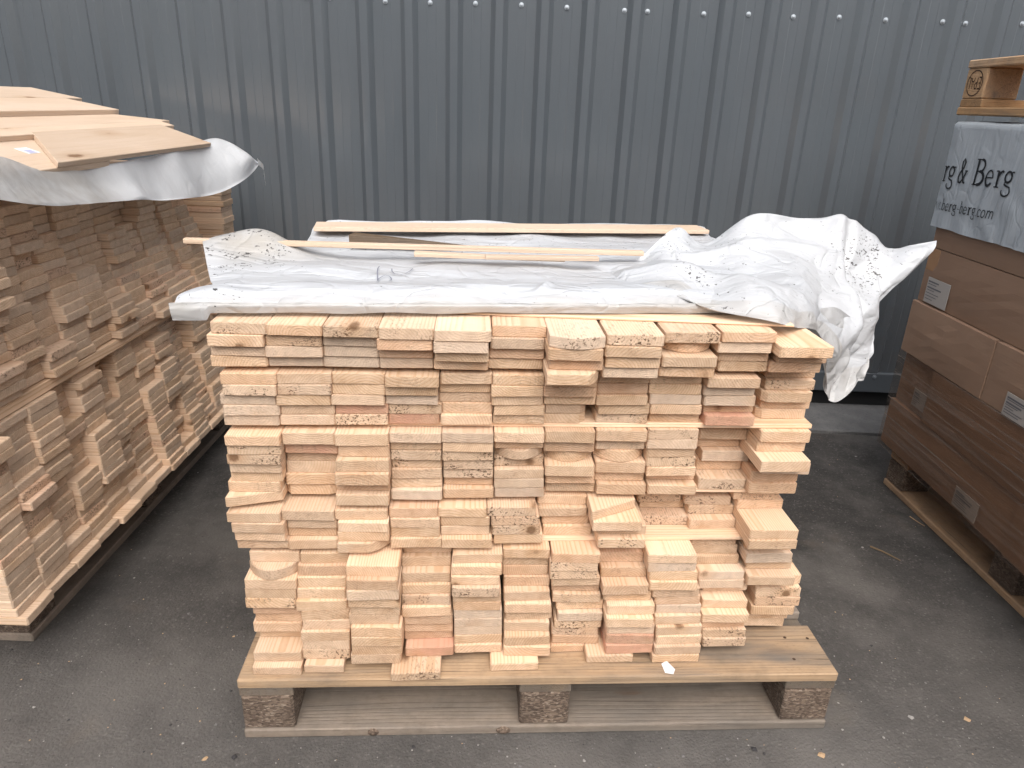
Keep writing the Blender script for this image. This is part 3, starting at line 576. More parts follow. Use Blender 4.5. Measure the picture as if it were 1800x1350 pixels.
# battens between the tiers
def batten(x0, x1, y, z, h, depth, label, seed, rz=0, end=False, grp='battens between the tiers of boards'):
    rng = random.Random(seed); b = MB(); plank(b, -(x1 - x0) / 2, (x1 - x0) / 2, 0, depth, 0, h, 'x', rng, grey=.15, mark=.2, bev=.001)
    o = b.build('batten', PINE); o.location = W((x0 + x1) / 2, y, z); o.rotation_euler = (0, 0, YAW + rz); tag(o, label, 'batten', grp); return o
batten(-.56, .45, .115, 0.7580, .0085, .09, 'crosswise batten just under the top tier of the middle stack', 1)
batten(-.50, .493, 0.1053, 0.6451, .0090, .095, 'long pale batten sticking out right, under the second tier, middle stack', 2, rz=0.0063)
batten(-.56, .44, .135, 0.4906, .0085, .09, 'recessed batten under the third tier of the middle stack', 3)
batten(-.50, .43, .100, 0.3984, .0085, .09, 'thin batten under the fourth tier near the middle stack\'s right end', 4, rz=.01)
batten(-.60, .415, .1265, .8504, .0042, .05, 'thin flat lath along the front edge beneath the plastic sheet', 5, rz=-.0665 + .0, grp=None)
b = MB(); plank(b, -.07, .030, .05, 1.50, 0, .0235, 'y', random.Random(8), grey=.2, bev=.001); o = b.build('batten', PINE); o.location = (-1.155, .02, .5662)
tag(o, 'crosswise batten between upper and lower tiers of the left stack', 'batten', 'battens between the tiers of boards')

# ================================================================= PLASTIC SHEETS
def tri(x): x = x % 1.0; return 1 - 2 * abs(x - .5) * 1.0
def crumple(p, seed=0, f=1.0):
    q = Vector(p) * f + Vector((noise.noise(Vector(p) * 3 * f + Vector((seed, 0, 0))), noise.noise(Vector(p) * 3 * f + Vector((0, seed + 5, 0))), noise.noise(Vector(p) * 3 * f + Vector((0, 9, seed))))) * .05
    r = 0
    rr = random.Random(seed + 100)
    for i in range(5):
        d = Vector((rr.uniform(-1, 1), rr.uniform(-1, 1), rr.uniform(-1, 1))).normalized(); fr = rr.uniform(3.5, 11)
        r += (abs(((q.dot(d) * fr + rr.random() * 7) % 1.0) - .5) * 2 - .5) / fr * 1.4
    return r
def yfront(x): return .127 + .071 * (x + .085)
def xleft(y):
    K = [(-1, -.655), (.13, -.655), (.165, -.612), (.42, -.712), (.455, -.70), (.50, -.535), (.776, -.560), (.86, -.512), (2, -.5)]
    for (a, b2), (c, d) in zip(K, K[1:]):
        if y <= c: return b2 + (d - b2) * (y - a) / (c - a)
def gau(x, y, cx, cy, rx, ry): return math.exp(-((x - cx) / rx) ** 2 - ((y - cy) / ry) ** 2)
def sheet_z(x, y):
    d = y - yfront(x)
    z = .861 + .026 * min(1, max(0, (d + .004) / .030)) ** .55
    z -= .006 * min(1, max(0, (d - .04) / .1))
    w = .5 + .5 * noise.noise((x * 2.1 + 3, y * 11, 1.3)); w2 = noise.noise((x * 5, y * 24 + x * 6, 4.1))
    k = min(1, max(0, d / .06))
    z += k * (.013 * w + .0022 * w2) + .0016 * noise.noise((x * 7, y * 9, 8)) * (.4 + k)
    z += .014 * k * crumple((x * .8, y * 1.6, 0), 3, .8)
    z += .050 * gau(x, y, -.60, .425, .080, .045) + .018 * gau(x, y, -.69, .40, .05, .07) + .014 * min(1, max(0, (y - .80) / .05))
    # the pinched crease in front of the middle
    c = (x - (-.045 + .45 * (d))) ; z += .010 * math.exp(-(c / .009) ** 2) * min(1, max(0, (.10 - d) / .05)) * k
    z -= .008 * math.exp(-((x + .085) / .04) ** 2) * gau(0, d, 0, .03, 1, .03)
    z += .004 * math.sin(x * 31 + 2) * math.exp(-((d - .02) / .03) ** 2)
    if x < -.585: z -= min(.03, (-.585 - x) * .20) * (1 - min(1, max(0, (y - .16) / .15)))
    return z
b = MB(); NX, NY = 150, 84; V = []; tn = []
for j in range(NY + 1):
    v = j / NY
    d = (v ** 1.55) * .735 - .004
    for i in range(NX + 1):
        u = i / NX
        x0 = xleft(yfront(-.6) + d); xr = .372 + min(.11, max(0, d) * .35); x = x0 + (xr - x0) * u
        y = yfront(x) + d
        z = sheet_z(x, y)
        if j == 0: y -= .001 + .004 * noise.noise((x * 9, 1, 0)); z = .8575 + .003 * noise.noise((x * 12, 3, 0)) - (.012 if x < -.60 else 0)
        if j == 1: y -= .006; z = .868 - (.006 if x < -.60 else 0)
        if j == 2: y -= .009; z = .877 + .002 * noise.noise((x * 14, 0, 0))
        if j == 3: y -= .008; z = min(z, .886)
        if j > 3 and d < .012: y -= .005
        V.append(tuple(W(x, y, z)))
        dirt = .25 + 1.1 * gau(x, y, -.62, .36, .10, .09) + .6 * gau(x, y, -.6, .12, .06, .05) + .35 * (1 if y > .5 else 0)
        bei = min(1, 1.15 * gau(x, y, -.61, .42, .13, .085) + .75 * max(0, 1 - max(0, d) / .022))
        tn.append((min(1, dirt), bei, 0, 1))
m = NX + 1
b.add(V, [(j * m + i, j * m + i + 1, (j + 1) * m + i + 1, (j + 1) * m + i) for j in range(NY) for i in range(NX)]); b.tone = tn
sheet = b.build('plastic_sheet', FILM, smooth=True); tag(sheet, 'creased white plastic sheet over the middle stack, bunched at its right corner', 'plastic sheet')

def catmull(P, t):
    n = len(P) - 1; t = max(0, min(n - 1e-6, t)); i = int(t); f = t - i
    g = lambda k: P[max(0, min(n, k))] if 0 <= k <= n else (P[0] * 2 - P[1] if k < 0 else P[n] * 2 - P[n - 1])
    p0, p1, p2, p3 = g(i - 1), g(i), g(i + 1), g(i + 2)
    return .5 * ((2 * p1) + (p2 - p0) * f + (2 * p0 - 5 * p1 + 4 * p2 - p3) * f * f + (3 * p1 - p0 - 3 * p2 + p3) * f ** 3)
def net_mesh(net, nu, nv, crump, seed, tonef, freq=1.0, edge_keep=.06):
    """net: columns of 3D points -> dense crumpled sheet"""
    P = [[Vector(q) for q in col] for col in net]; G = []
    for i in range(nu + 1):
        u = i / nu * (len(P) - 1)
        rows = []
        for j in range(nv + 1):
            v = j / nv * (len(P[0]) - 1)
            rows.append(catmull([catmull(col, v) for col in P], u))
        G.append(rows)
    V = []; tn = []
    for i in range(nu + 1):
        for j in range(nv + 1):
            a = G[min(i + 1, nu)][j] - G[max(i - 1, 0)][j]; c = G[i][min(j + 1, nv)] - G[i][max(j - 1, 0)]
            nn = a.cross(c); nn = nn.normalized() if nn.length > 1e-9 else Vector((0, -1, 0))
            e = min(i / nu, 1 - i / nu, j / nv, 1 - j / nv); k = min(1, .35 + e / edge_keep)
            p = G[i][j]; q = p + nn * crump(p, i / nu, j / nv) * k
            V.append(tuple(q)); tn.append(tonef(p, i / nu, j / nv))
    b = MB(); m = nv + 1
    b.add(V, [(i * m + j, (i + 1) * m + j, (i + 1) * m + j + 1, i * m + j + 1) for i in range(nu) for j in range(nv)]); b.tone = tn
    return b
HEAP = [[(0.085,0.417,0.868), (0.088,0.387,0.870), (0.096,0.347,0.872), (0.105,0.298,0.876), (0.112,0.248,0.879), (0.116,0.198,0.882)], [(0.177,0.473,0.895), (0.171,0.432,0.890), (0.166,0.382,0.886), (0.164,0.322,0.883), (0.164,0.251,0.884), (0.167,0.191,0.883)], [(0.267,0.519,0.958), (0.256,0.478,0.934), (0.242,0.417,0.913), (0.232,0.346,0.895), (0.226,0.265,0.885), (0.219,0.165,0.884)], [(0.346,0.574,0.913), (0.331,0.513,0.905), (0.318,0.432,0.896), (0.302,0.331,0.889), (0.282,0.199,0.888), (0.281,0.131,0.875)], [(0.454,0.581,0.982), (0.434,0.520,0.949), (0.404,0.417,0.923), (0.380,0.316,0.902), (0.350,0.173,0.891), (0.347,0.111,0.866)], [(0.581,0.620,0.974), (0.551,0.547,0.936), (0.518,0.445,0.903), (0.478,0.332,0.879), (0.430,0.209,0.860), (0.395,0.124,0.851)], [(0.693,0.647,0.958), (0.662,0.575,0.922), (0.623,0.482,0.887), (0.590,0.400,0.848), (0.554,0.327,0.811), (0.521,0.265,0.793)], [(0.772,0.652,0.937), (0.737,0.580,0.897), (0.696,0.507,0.845), (0.661,0.444,0.781), (0.626,0.392,0.704), (0.586,0.349,0.662)], [(0.809,0.635,0.903), (0.789,0.583,0.885), (0.755,0.531,0.842), (0.724,0.479,0.780), (0.698,0.427,0.701), (0.635,0.383,0.603)], [(0.845,0.607,0.923), (0.837,0.576,0.904), (0.797,0.544,0.856), (0.740,0.505,0.767), (0.731,0.459,0.691), (0.680,0.406,0.622)], [(0.893,0.590,0.939), (0.883,0.579,0.916), (0.830,0.556,0.868), (0.752,0.526,0.775), (0.743,0.480,0.719), (0.704,0.427,0.646)]]
UNDER = [[(0.448,0.230,0.835), (0.451,0.230,0.818), (0.454,0.220,0.810)], [(0.510,0.294,0.837), (0.525,0.305,0.792), (0.518,0.255,0.778)], [(0.580,0.349,0.830), (0.584,0.339,0.759), (0.563,0.298,0.722)], [(0.647,0.403,0.793), (0.644,0.383,0.694), (0.596,0.340,0.643)]]
LEFTF = [[(-1.080,0.225,1.090), (-1.040,0.163,1.069), (-1.000,0.098,1.037)], [(-1.065,0.302,1.072), (-1.030,0.235,1.036), (-0.995,0.171,1.012)], [(-1.075,0.435,1.033), (-1.045,0.384,1.005), (-1.000,0.312,0.982)], [(-1.075,0.569,1.031), (-1.050,0.515,0.996), (-1.010,0.441,0.970)], [(-1.075,0.743,1.033), (-1.050,0.686,0.986), (-1.015,0.617,0.955)], [(-1.075,0.992,1.041), (-1.045,0.925,0.977), (-1.020,0.871,0.927)], [(-1.085,1.210,1.058), (-1.040,1.162,0.976), (-1.020,1.128,0.911)], [(-1.060,1.303,1.063), (-1.010,1.295,0.990), (-1.000,1.276,0.928)], [(-1.020,1.383,1.027), (-0.985,1.374,1.002), (-0.990,1.403,0.957)], [(-0.985,1.456,0.979), (-0.984,1.453,0.979), (-0.984,1.453,0.978)]]
TAIL = [[(-0.985,1.421,0.997), (-0.985,1.432,0.974)], [(-0.980,1.458,0.976), (-0.980,1.463,0.952)], [(-0.980,1.461,0.968), (-0.975,1.452,0.902)]]

def heap_c(p, u, v):
    r = .095 * crumple(p, 7, .62) + .022 * crumple(p, 17, 1.2)  + .004 * noise.noise(p * 6)
    c = (u - (.585 + .20 * v)); r += .016 * math.exp(-(c / .012) ** 2) * min(1, v * 6) - .012 * math.exp(-((c + .03) / .02) ** 2)
    r -= .010 * math.exp(-((v - (.25 + .35 * abs(u - .45))) / .035) ** 2) * (1 if .2 < u < .6 else 0)
    return r * 1.0
def heap_t(p, u, v):
    d = .30 + 1.0 * math.exp(-((u - .72) / .13) ** 2 - ((v - .28) / .22) ** 2) + .45 * math.exp(-((u - .25) / .15) ** 2)
    return (min(1, d), .12 + .5 * (v > .86) , 0, 1)
fl = net_mesh(HEAP, 150, 76, heap_c, 7, heap_t).build('bunched_corner', FILM, sheet, smooth=True)
fl2 = net_mesh(UNDER, 60, 30, lambda p, u, v: .03 * crumple(p, 31, 1.6) + .01 * noise.noise(p * 16), 5, lambda p, u, v: (.3, .45, 0, 1)).build('hanging_fold', FILM, sheet, smooth=True)

def sheet_left_c(p, u, v): return .030 * crumple(p, 41, .8) + .006 * noise.noise(p * 5)
lf = net_mesh(LEFTF, 120, 36, sheet_left_c, 3, lambda p, u, v: (.05, .05 + .7 * max(0, min(1, (.40 + .08 * v - u) / .10)), 0, 1)).build('plastic_sheet', FILM_L, smooth=True)
tag(lf, 'clean white plastic sheet hanging over the edge of the left stack', 'plastic sheet')
tl = net_mesh(TAIL, 16, 16, lambda p, u, v: .003 * noise.noise(p * 20), 3, lambda p, u, v: (.1, .6, 0, 1)).build('sheet_corner', FILM_L, lf, smooth=True)

# pen figures on the sheet: 6 and a half-hidden 0
def ribbon(mb, pts, w, fn, closed=False):
    P = [Vector(p) for p in pts]; n = len(P); V = []
    for i, p in enumerate(P):
        a = P[(i - 1) % n if closed else max(i - 1, 0)]; c = P[(i + 1) % n if closed else min(i + 1, n - 1)]
        d = (c - a); d = d.normalized() if d.length else Vector((1, 0)); nn = Vector((-d.y, d.x)); ww = w if not isinstance(w, list) else w[i]
        V += [fn(*(p + nn * ww / 2)), fn(*(p - nn * ww / 2))]
    k = n if closed else n - 1
    mb.add(V, [(2 * i, 2 * i + 1, 2 * ((i + 1) % n) + 1, 2 * ((i + 1) % n)) for i in range(k)])
b = MB(); onf = lambda x, y: tuple(W(x, y, sheet_z(x, y) + .0042))
ribbon(b, [(-.322 + .0125 * math.cos(a) + .002, .228 + .034 * math.sin(a)) for a in [6.2832 * i / 24 for i in range(25)]], .0020, onf)
ribbon(b, [(-.3325, .228), (-.336, .255), (-.340, .285), (-.343, .315), (-.342, .335)], .0020, onf)
ribbon(b, [(-.316, .322), (-.313, .296), (-.306, .276), (-.297, .268), (-.287, .276), (-.279, .298), (-.274, .318)], .0020, onf)
b.build('pen_figures', PEN, sheet)

# ---- laths and planks lying on the sheet
def lying(name, label, cat, x0, y0, x1, y1, w, t, z0, z1, seed, mat=PINE, grey=.1, mark=.2, taper=1.0, tone=None, grp=None):
    A, B = W(x0, y0, z0), W(x1, y1, z1); L = (B - A).length; rng = random.Random(seed); b = MB(); grey = max(grey, .85) if mat is PINE else grey
    V, Fc = box_vf(-w / 2, w / 2, 0, L, 0, t, .0009)
    V = [((v[0] if v[1] < L / 2 else v[0] * taper), v[1], v[2] * (1 if v[1] < L / 2 else max(.25, taper))) for v in V]
    E = [1.0 if abs((Vector(V[f[1]]) - Vector(V[f[0]])).cross(Vector(V[f[2]]) - Vector(V[f[0]])).normalized().y) > .8 else 0.0 for f in Fc]
    a, c = rng.uniform(-.04, .04), rng.uniform(.02, .06)
    b.add(V, Fc, [(v[0] + a, v[1] + seed, v[2] + c) for v in V], (rng.random(), grey, 0, mark), E)
    o = b.build(name, mat); d = (B - A).normalized(); o.rotation_mode = 'QUATERNION'
    o.rotation_quaternion = Matrix((d.cross(Vector((0, 0, 1))).normalized(), d, d.cross(Vector((0, 0, 1))).normalized().cross(d))).transposed().to_quaternion(); o.location = A
    tag(o, label, cat, grp); return o
lying('plank', 'long flat pine plank with a knot lying along the back of the sheet', 'plank', -.545, .715, .470, .835, .085, .010, .896, .896, 2, grey=.5, mark=.6, mat=DRYPINE)
lying('lath', 'longest thin lath lying across the whole plastic sheet', 'lath', -.745, .405, .215, .440, .017, .010, .912, .903, 4, mat=DRYPINE)
lying('lath', 'split wedge-shaped lath of fresh wood in front of the longest one', 'lath', -.275, .372, .035, .372, .024, .009, .904, .900, 5, taper=.6, mat=DRYPINE)
lying('lath', 'short pale lath ending right of centre on the sheet', 'lath', -.13, .362, .105, .370, .020, .008, .9035, .904, 6, grey=.2, mat=DRYPINE)
lying('old_slat', 'dark brown weathered wedge of wood on the plastic sheet', 'slat', -.425, .520, -.13, .475, .040, .020, .900, .900, 7, mat=DARKSLAT, taper=.15, grey=.0, mark=.8)
# the loose askew board at the top right of the middle stack, half under the sheet
#lying('board', 'orange-toned board lying askew at the right under the bunched sheet', 'board', .505, .11, .44, .66, .07, .016, .8325, .834, 9, grey=0, mark=.1)
# torn scrap of paper on the pallet deck
b = MB(); sp = [(-.010, -.014), (.006, -.017), (.012, -.004), (-.002, .016), (-.013, .010)]
V = [(x, y, .0006 + .003 * (y > .01)) for x, y in sp] + [(x, y, 0) for x, y in sp]; b.add(V, [(0, 1, 2, 3, 4), (9, 8, 7, 6, 5)] + [(5 + i, 5 + (i + 1) % 5, (i + 1) % 5, i) for i in range(5)])
o = b.build('paper_scrap', PAPER); o.location = W(.252, .020, .1500); tag(o, 'torn scrap of white paper on the front pallet board', 'paper')

# ================================================================= LEFT STACK TOP
def panel(label, pts_right, width, L, ang, t, seed, grp='planks on top of the left stack', tones=(0.25, 0), yaw=0, mat=PINE, skew=0):
    rng = random.Random(seed); b = MB(); V, Fc = box_vf(-width, 0, -L, 0, -t, 0, .0012)
    V = [(v[0], v[1] + (skew * -v[0] / width if v[1] < -L / 2 else 0), v[2]) for v in V]
    E = [1.0 if abs((Vector(V[f[1]]) - Vector(V[f[0]])).cross(Vector(V[f[2]]) - Vector(V[f[0]])).normalized().y) > .8 else 0.0 for f in Fc]
    b.add(V, Fc, [(v[0] + .1, v[1] + seed, v[2] + .09) for v in V], (rng.random(), tones[0], tones[1], .1), E)
    o = b.build('top_plank', mat); o.location = pts_right; o.rotation_euler = (0, ang, yaw); tag(o, label, 'plank', grp); return o
panel('lowest broad plank on the left stack, its edge over the hanging plastic', (-1.064, 1.25, 1.052), .160, .80, R_(18), .012, 51, yaw=R_(.3), mat=DRYPINE, skew=.17)
o_near = panel('near plank carrying a small white sticker, left stack top', (-1.066, .66, 1.0405), .155, 1.3, R_(18), .014, 57, tones=(.4, 0), mat=DRYPINE)
panel('narrow plank ending a step farther back, beside the lowest broad plank', (-1.204, 1.315, 1.0975), .045, 1.75, R_(16), .014, 52, yaw=R_(.2), mat=DRYPINE)
panel('flat plank half under the raised one on top of the left stack', (-1.246, 1.375, 1.110), .18, 1.85, R_(4), .016, 53, mat=DRYPINE)
panel('raised plank with its long side edge showing, left stack top', (-1.420, 1.40, 1.137), .172, 1.90, R_(9.5), .021, 54, tones=(.5, 0), mat=DRYPINE)
panel('topmost pale plank farthest left on the left stack', (-1.594, 1.50, 1.166), .172, 2.0, R_(9.5), .021, 55, tones=(.5, 0), mat=DRYPINE)
b = MB(); V, Fc = box_vf(-.092, -.060, -.020, .020, .0002, .0010, .0002); b.add(V, Fc)
b.add([(-.078, -.012, .0014), (-.062, -.012, .0014), (-.062, .010, .0014), (-.078, .010, .0014)], [(0, 1, 2, 3)], mat=1)
o = b.build('sticker', [PAPER, plain('sticker_print', (.42, .42, .58), .6)], o_near); o.location = (-.016, -.158, 0)


# ================================================================= RIGHT STACK
FX = 1.212
def carton(y0, y1, z0, z1, label, seed, lab=None, tape=True, dx=0.0, x1=2.0):
    rng = random.Random(seed); b = MB(); n = 8; x0 = FX + dx
    # front face slightly bulged, as a grid
    V = []; m = n + 1
    for j in range(n + 1):
        for i in range(n + 1):
            u, v = i / n, j / n; bulge = .006 * math.sin(math.pi * u) * math.sin(math.pi * v) * rng.uniform(.6, 1.1)
            V.append((x0 - bulge, y1 + (y0 - y1) * u, z0 + .0012 + (z1 - z0 - .0024) * v))
    b.add(V, [(j * m + i, j * m + i + 1, (j + 1) * m + i + 1, (j + 1) * m + i) for j in range(n) for i in range(n)], tone=(rng.random(), 0, 0, 0))
    e = .0025
    def quad(pts): b.add(pts, [(0, 1, 2, 3)], tone=(rng.random(), 0, 0, 0))
    zt, zb = z1 - .0012, z0 + .0012
    quad([(x0, y1, zt), (x0, y0, zt), (x0 + e, y0 + e, z1), (x0 + e, y1 - e, z1)])
    quad([(x0 + e, y1 - e, z1), (x0 + e, y0 + e, z1), (x1, y0 + e, z1), (x1, y1 - e, z1)])
    quad([(x0, y1, zb), (x0, y1, zt), (x0 + e, y1 - e + .002, zt), (x0 + e, y1 - e + .002, zb)])
    quad([(x0, y1, zt), (x0, y1, zb), (x1, y1, zb), (x1, y1, zt)])
    quad([(x0, y0, zb), (x0, y0, zt), (x1, y0, zt), (x1, y0, zb)])
    quad([(x0, y0, z0), (x0, y1, z0), (x1, y1, z0), (x1, y0, z0)])
    o = b.build('carton', CARTON); tag(o, label, 'carton', 'brown cartons on the right pallet')
    if tape:
        b = MB(); V, Fc = box_vf(x0 - .0012, x0 + .001, y1 - .062, y1 - .004, z1 - .07, z1 - .002, .0004); b.add(V, Fc); b.build('tape', TAPE, o)
    if lab:
        ly0, ly1, lz0, lz1 = lab; b = MB(); X = x0 - .0075
        V, Fc = box_vf(X, X + .0015, ly0, ly1, lz0, lz1, .0004); b.add(V, Fc, mat=0)
        rr = random.Random(seed)
        for k in range(7):
            zz = lz1 - .010 - (lz1 - lz0 - .014) * k / 7; yl = ly1 - .006; ln = rr.uniform(.35, .9) * (ly1 - ly0 - .014)
            hh = .0045 if k in (0, 2) else .0022
            b.add([(X - .0006, yl, zz), (X - .0006, yl - ln, zz), (X - .0006, yl - ln, zz - hh), (X - .0006, yl, zz - hh)], [(0, 1, 2, 3)], mat=1)
        b.build('label', [LABEL, GREYINK], o)
    return o
carton(.494, 1.172, .1500, .3120, 'lowest row carton at the wall end, behind streaked stretch film', 1, (.612, .723, .162, .222), False)
carton(-.18, .489, .1500, .3120, 'lowest row carton nearest the viewer on the right pallet', 2, None, False, -.004)
carton(.972, 1.166, .3135, .4850, 'short end of a carton in the second row, with a paper label', 3, (.955 + .03, 1.060, .335, .392), False, .012)
carton(.31, .968, .3135, .4850, 'second row carton jutting out slightly beside the labelled one', 4, None, False, -.006)
carton(.737, 1.172, .4865, .6560, 'plain third row carton at the wall end', 5, None, False, -.008)
carton(.10, .733, .4865, .6560, 'third row carton with a label cut by the picture edge', 6, (.52, .632, .49, .552), False, -.006)
carton(.60, 1.172, .6575, .8280, 'fourth row carton with a white address label low on its left', 7, (1.005, 1.128, .664, .742), True, .006)
carton(-.02, .596, .6575, .8280, 'fourth row carton at the near end of the right stack', 8, None, False, .004)
carton(.60, 1.166, .8295, 1.010, 'carton whose lower edge shows below the printed plastic cover', 9, None, False, .006)
carton(-.02, .596, .8295, 1.010, 'near carton half under the printed plastic cover', 10, None, False, .006)
# stretch film round the lower rows
b = MB(); V = []; ny, nz = 40, 10
for j in range(nz + 1):
    for i in range(ny + 1):
        y = 1.170 - 1.4 * i / ny; z = .145 + .345 * j / nz; V.append((FX - .0125 + .001 * noise.noise((y * 8, z * 20, 0)), y, z))
m = ny + 1; b.add(V, [(j * m + i, j * m + i + 1, (j + 1) * m + i + 1, (j + 1) * m + i) for j in range(nz) for i in range(ny)])
o = b.build('stretch_film', WRAP, smooth=True); tag(o, 'clear streaked stretch film wound round the lower cartons', 'stretch film')
# printed cover over the top rows
b = MB(); CX = FX - .010; ny, nz = 90, 36; prof = []
for k in range(nz + 1):
    v = k / nz
    if v < .80: prof.append((CX, .893 + (1.188 - .893) * v / .80))
    else:
        a = (v - .80) / .20
        prof.append((CX + .012 * min(1, a * 5) ** 2 + .80 * max(0, a - .2) ** 1.6, 1.188 + .012 * math.sin(min(1, a * 4) * 1.57)))
V = []
for k, (x, z) in enumerate(prof):
    for i in range(ny + 1):
        y = 1.180 - 1.25 * i / ny; r = min(i, 3) / 3; yy = y
        wv = .0035 * math.sin(y * 70 + 6 * noise.noise((y * 5, z * 9, 0))) * (.4 + .6 * noise.noise((y * 3, z * 4, 2))) + .004 * noise.noise((y * 9, z * 5, 5)) - .004 * (1 - r)
        V.append((x - (wv if k < nz * .8 else wv * .2), yy, z + .004 * noise.noise((y * 6, x * 3, 9)) * (k == 0 or k > nz * .8)))
m = ny + 1; b.add(V, [(j * m + i, j * m + i + 1, (j + 1) * m + i + 1, (j + 1) * m + i) for j in range(nz) for i in range(ny)], tone=(0, .0, 0, 1))
V2 = []
for k, (x, z) in enumerate(prof): V2 += [V[k * m], (2.02, V[k * m][1] + .004, z)]
b.add(V2, [(2 * k, 2 * k + 1, 2 * k + 3, 2 * k + 2) for k in range(nz) if k < nz * .8], tone=(0, 0, 0, 1))
cover = b.build('printed_cover', COVER, smooth=True); tag(cover, 'pale blue plastic cover printed Berg & Berg over the upper cartons', 'plastic cover')

# lettering: strokes in a unit cell (x to the right, y up, x-height .62, capital 1)
def arc(cx, cy, rx, ry, a0, a1, n=10): return [(cx + rx * math.cos(R_(a0 + (a1 - a0) * i / n)), cy + ry * math.sin(R_(a0 + (a1 - a0) * i / n))) for i in range(n + 1)]
GL = {
 'B': (.72, [([(.18, 0), (.18, 1)], .13), ([(.04, 1), (.4, 1)], .05), (arc(.36, .76, .24, .24, 90, -90), .10), (arc(.36, .27, .30, .27, 90, -90), .12), ([(.04, 0), (.36, 0)], .05), ([(.18, .53), (.36, .53)], .05)]),
 'e': (.58, [([(.08, .33), (.50, .33)], .05), (arc(.29, .31, .22, .30, 0, 180), .07), (arc(.29, .31, .22, .30, 180, 325), .11)]),
 'r': (.50, [([(.18, 0), (.18, .62)], .12), ([(.04, .60), (.18, .62)], .05), ([(.04, 0), (.34, 0)], .05), ([(.20, .42), (.28, .56), (.38, .62), (.46, .58)], .09)]),
 'g': (.60, [(arc(.27, .42, .19, .20, 0, 360, 16), .09), ([(.40, .56), (.48, .62), (.56, .60)], .06), ([(.16, .24), (.12, .14), (.26, .08), (.44, .04), (.50, -.10)], .07), (arc(.28, -.14, .23, .16, 20, -200, 14), .07)]),
 '&': (.92, [([(.80, .48), (.66, .18), (.42, 0), (.20, .02), (.10, .22), (.22, .42), (.46, .62), (.50, .84), (.36, .98), (.24, .86), (.30, .62), (.58, .22), (.76, .02), (.90, .02)], .09), ([(.66, .50), (.92, .50)], .05)]),
 'w': (.80, [([(.06, .62), (.24, 0), (.40, .56), (.58, 0), (.74, .62)], .08), ([(0, .62), (.16, .62)], .04), ([(.64, .62), (.82, .62)], .04)]),
 '.': (.28, [([(.12, 0), (.12, .10)], .12)]),
 'b': (.62, [([(.14, 0), (.14, 1)], .10), (arc(.32, .30, .20, .30, 140, -140, 12), .08), ([(.02, .98), (.14, 1)], .04)]),
 '-': (.40, [([(.06, .30), (.32, .30)], .07)]),
 'c': (.54, [(arc(.30, .31, .22, .30, 40, 320, 12), .09)]),
 'o': (.62, [(arc(.31, .31, .23, .30, 0, 360, 16), .09)]),
 'm': (.98, [([(.14, 0), (.14, .62)], .10), (arc(.32, .40, .18, .22, 180, 0, 8) + [(.50, 0)], .09), (arc(.68, .40, .18, .22, 180, 0, 8) + [(.86, 0)], .09), ([(.02, .61), (.14, .62)], .04)]),
 'E': (.60, [([(.12, 0), (.12, 1)], .11), ([(.12, 1), (.54, 1)], .11), ([(.12, .5), (.46, .5)], .11), ([(.12, 0), (.54, 0)], .11)]),
 'P': (.60, [([(.12, 0), (.12, 1)], .11), ([(.12, 1), (.32, 1)] + arc(.32, .74, .20, .26, 90, -90, 8) + [(.12, .48)], .11)]),
 'A': (.66, [([(.04, 0), (.32, 1), (.60, 0)], .11), ([(.16, .34), (.48, .34)], .09)]),
 'L': (.56, [([(.12, 1), (.12, 0), (.50, 0)], .11)]),
}
def letters(parent, text, mat, h, fn, x_start, wide=1.0, gap=.04, name='letter'):
    x = x_start
    for ch in text:
        if ch == ' ': x += .34 * h * wide; continue
        w, st = GL[ch]; b = MB()
        for pts, th in st: ribbon(b, [(x + px * h * wide, py * h) for px, py in pts], th * h, fn)
        b.build(name, mat, parent); x += (w + gap) * h * wide
    return x
def surf_y(u, v):                          # on the cover: u runs towards the viewer (-y), v up
    y = 1.180 - u; z = 1.034 + v + .03 * (u - .165)
    wv = .0035 * math.sin(y * 70 + 6 * noise.noise((y * 5, z * 9, 0))) * (.4 + .6 * noise.noise((y * 3, z * 4, 2))) + .004 * noise.noise((y * 9, z * 5, 5)) - .004 * (1 - min(1, (1.18 - y) / .042))
    return (CX - wv - .0025, y, z)
letters(cover, 'rg', INK, .068, surf_y, .004, .86)
letters(cover, '&', INK, .068, surf_y, .084, .72)
letters(cover, 'Berg', INK, .068, surf_y, .160, 1.04)
def surf_y2(u, v): return surf_y(u, v - .084)
letters(cover, 'w.berg-berg.com', INK, .033, surf_y2, .004, .98, .03)

# upside-down branded pallet on top of the right stack
p4 = pallet((1.205 + .004, .60, 1.2165), R_(-90), 'upturned new pallet with a round burnt brand, on top of the covered cartons', 31, ((NEWPAL,), NEWPAL), flip=True, brand=True)
bl = pallet.corner
# brand: sits on the block's outer face (the local y = .003 side), read upside down
b = MB(); bx, bz, by = -.547, .0865, .0022
fnb = lambda u, v: (bx + u, by, bz + v)
ribbon(b, arc(0, 0, .036, .034, 0, 360, 28)[:-1], .0032, fnb, closed=True)
b.build('brand_ring', BRAND, bl)
def fnb2(u, v): return (bx - u + .0, by - .0002, bz - v)
letters(bl, 'EPAL', BRAND, .030, lambda u, v: fnb2(u - .033, v - .015), 0.002, .86, .02, name='brand_letter')

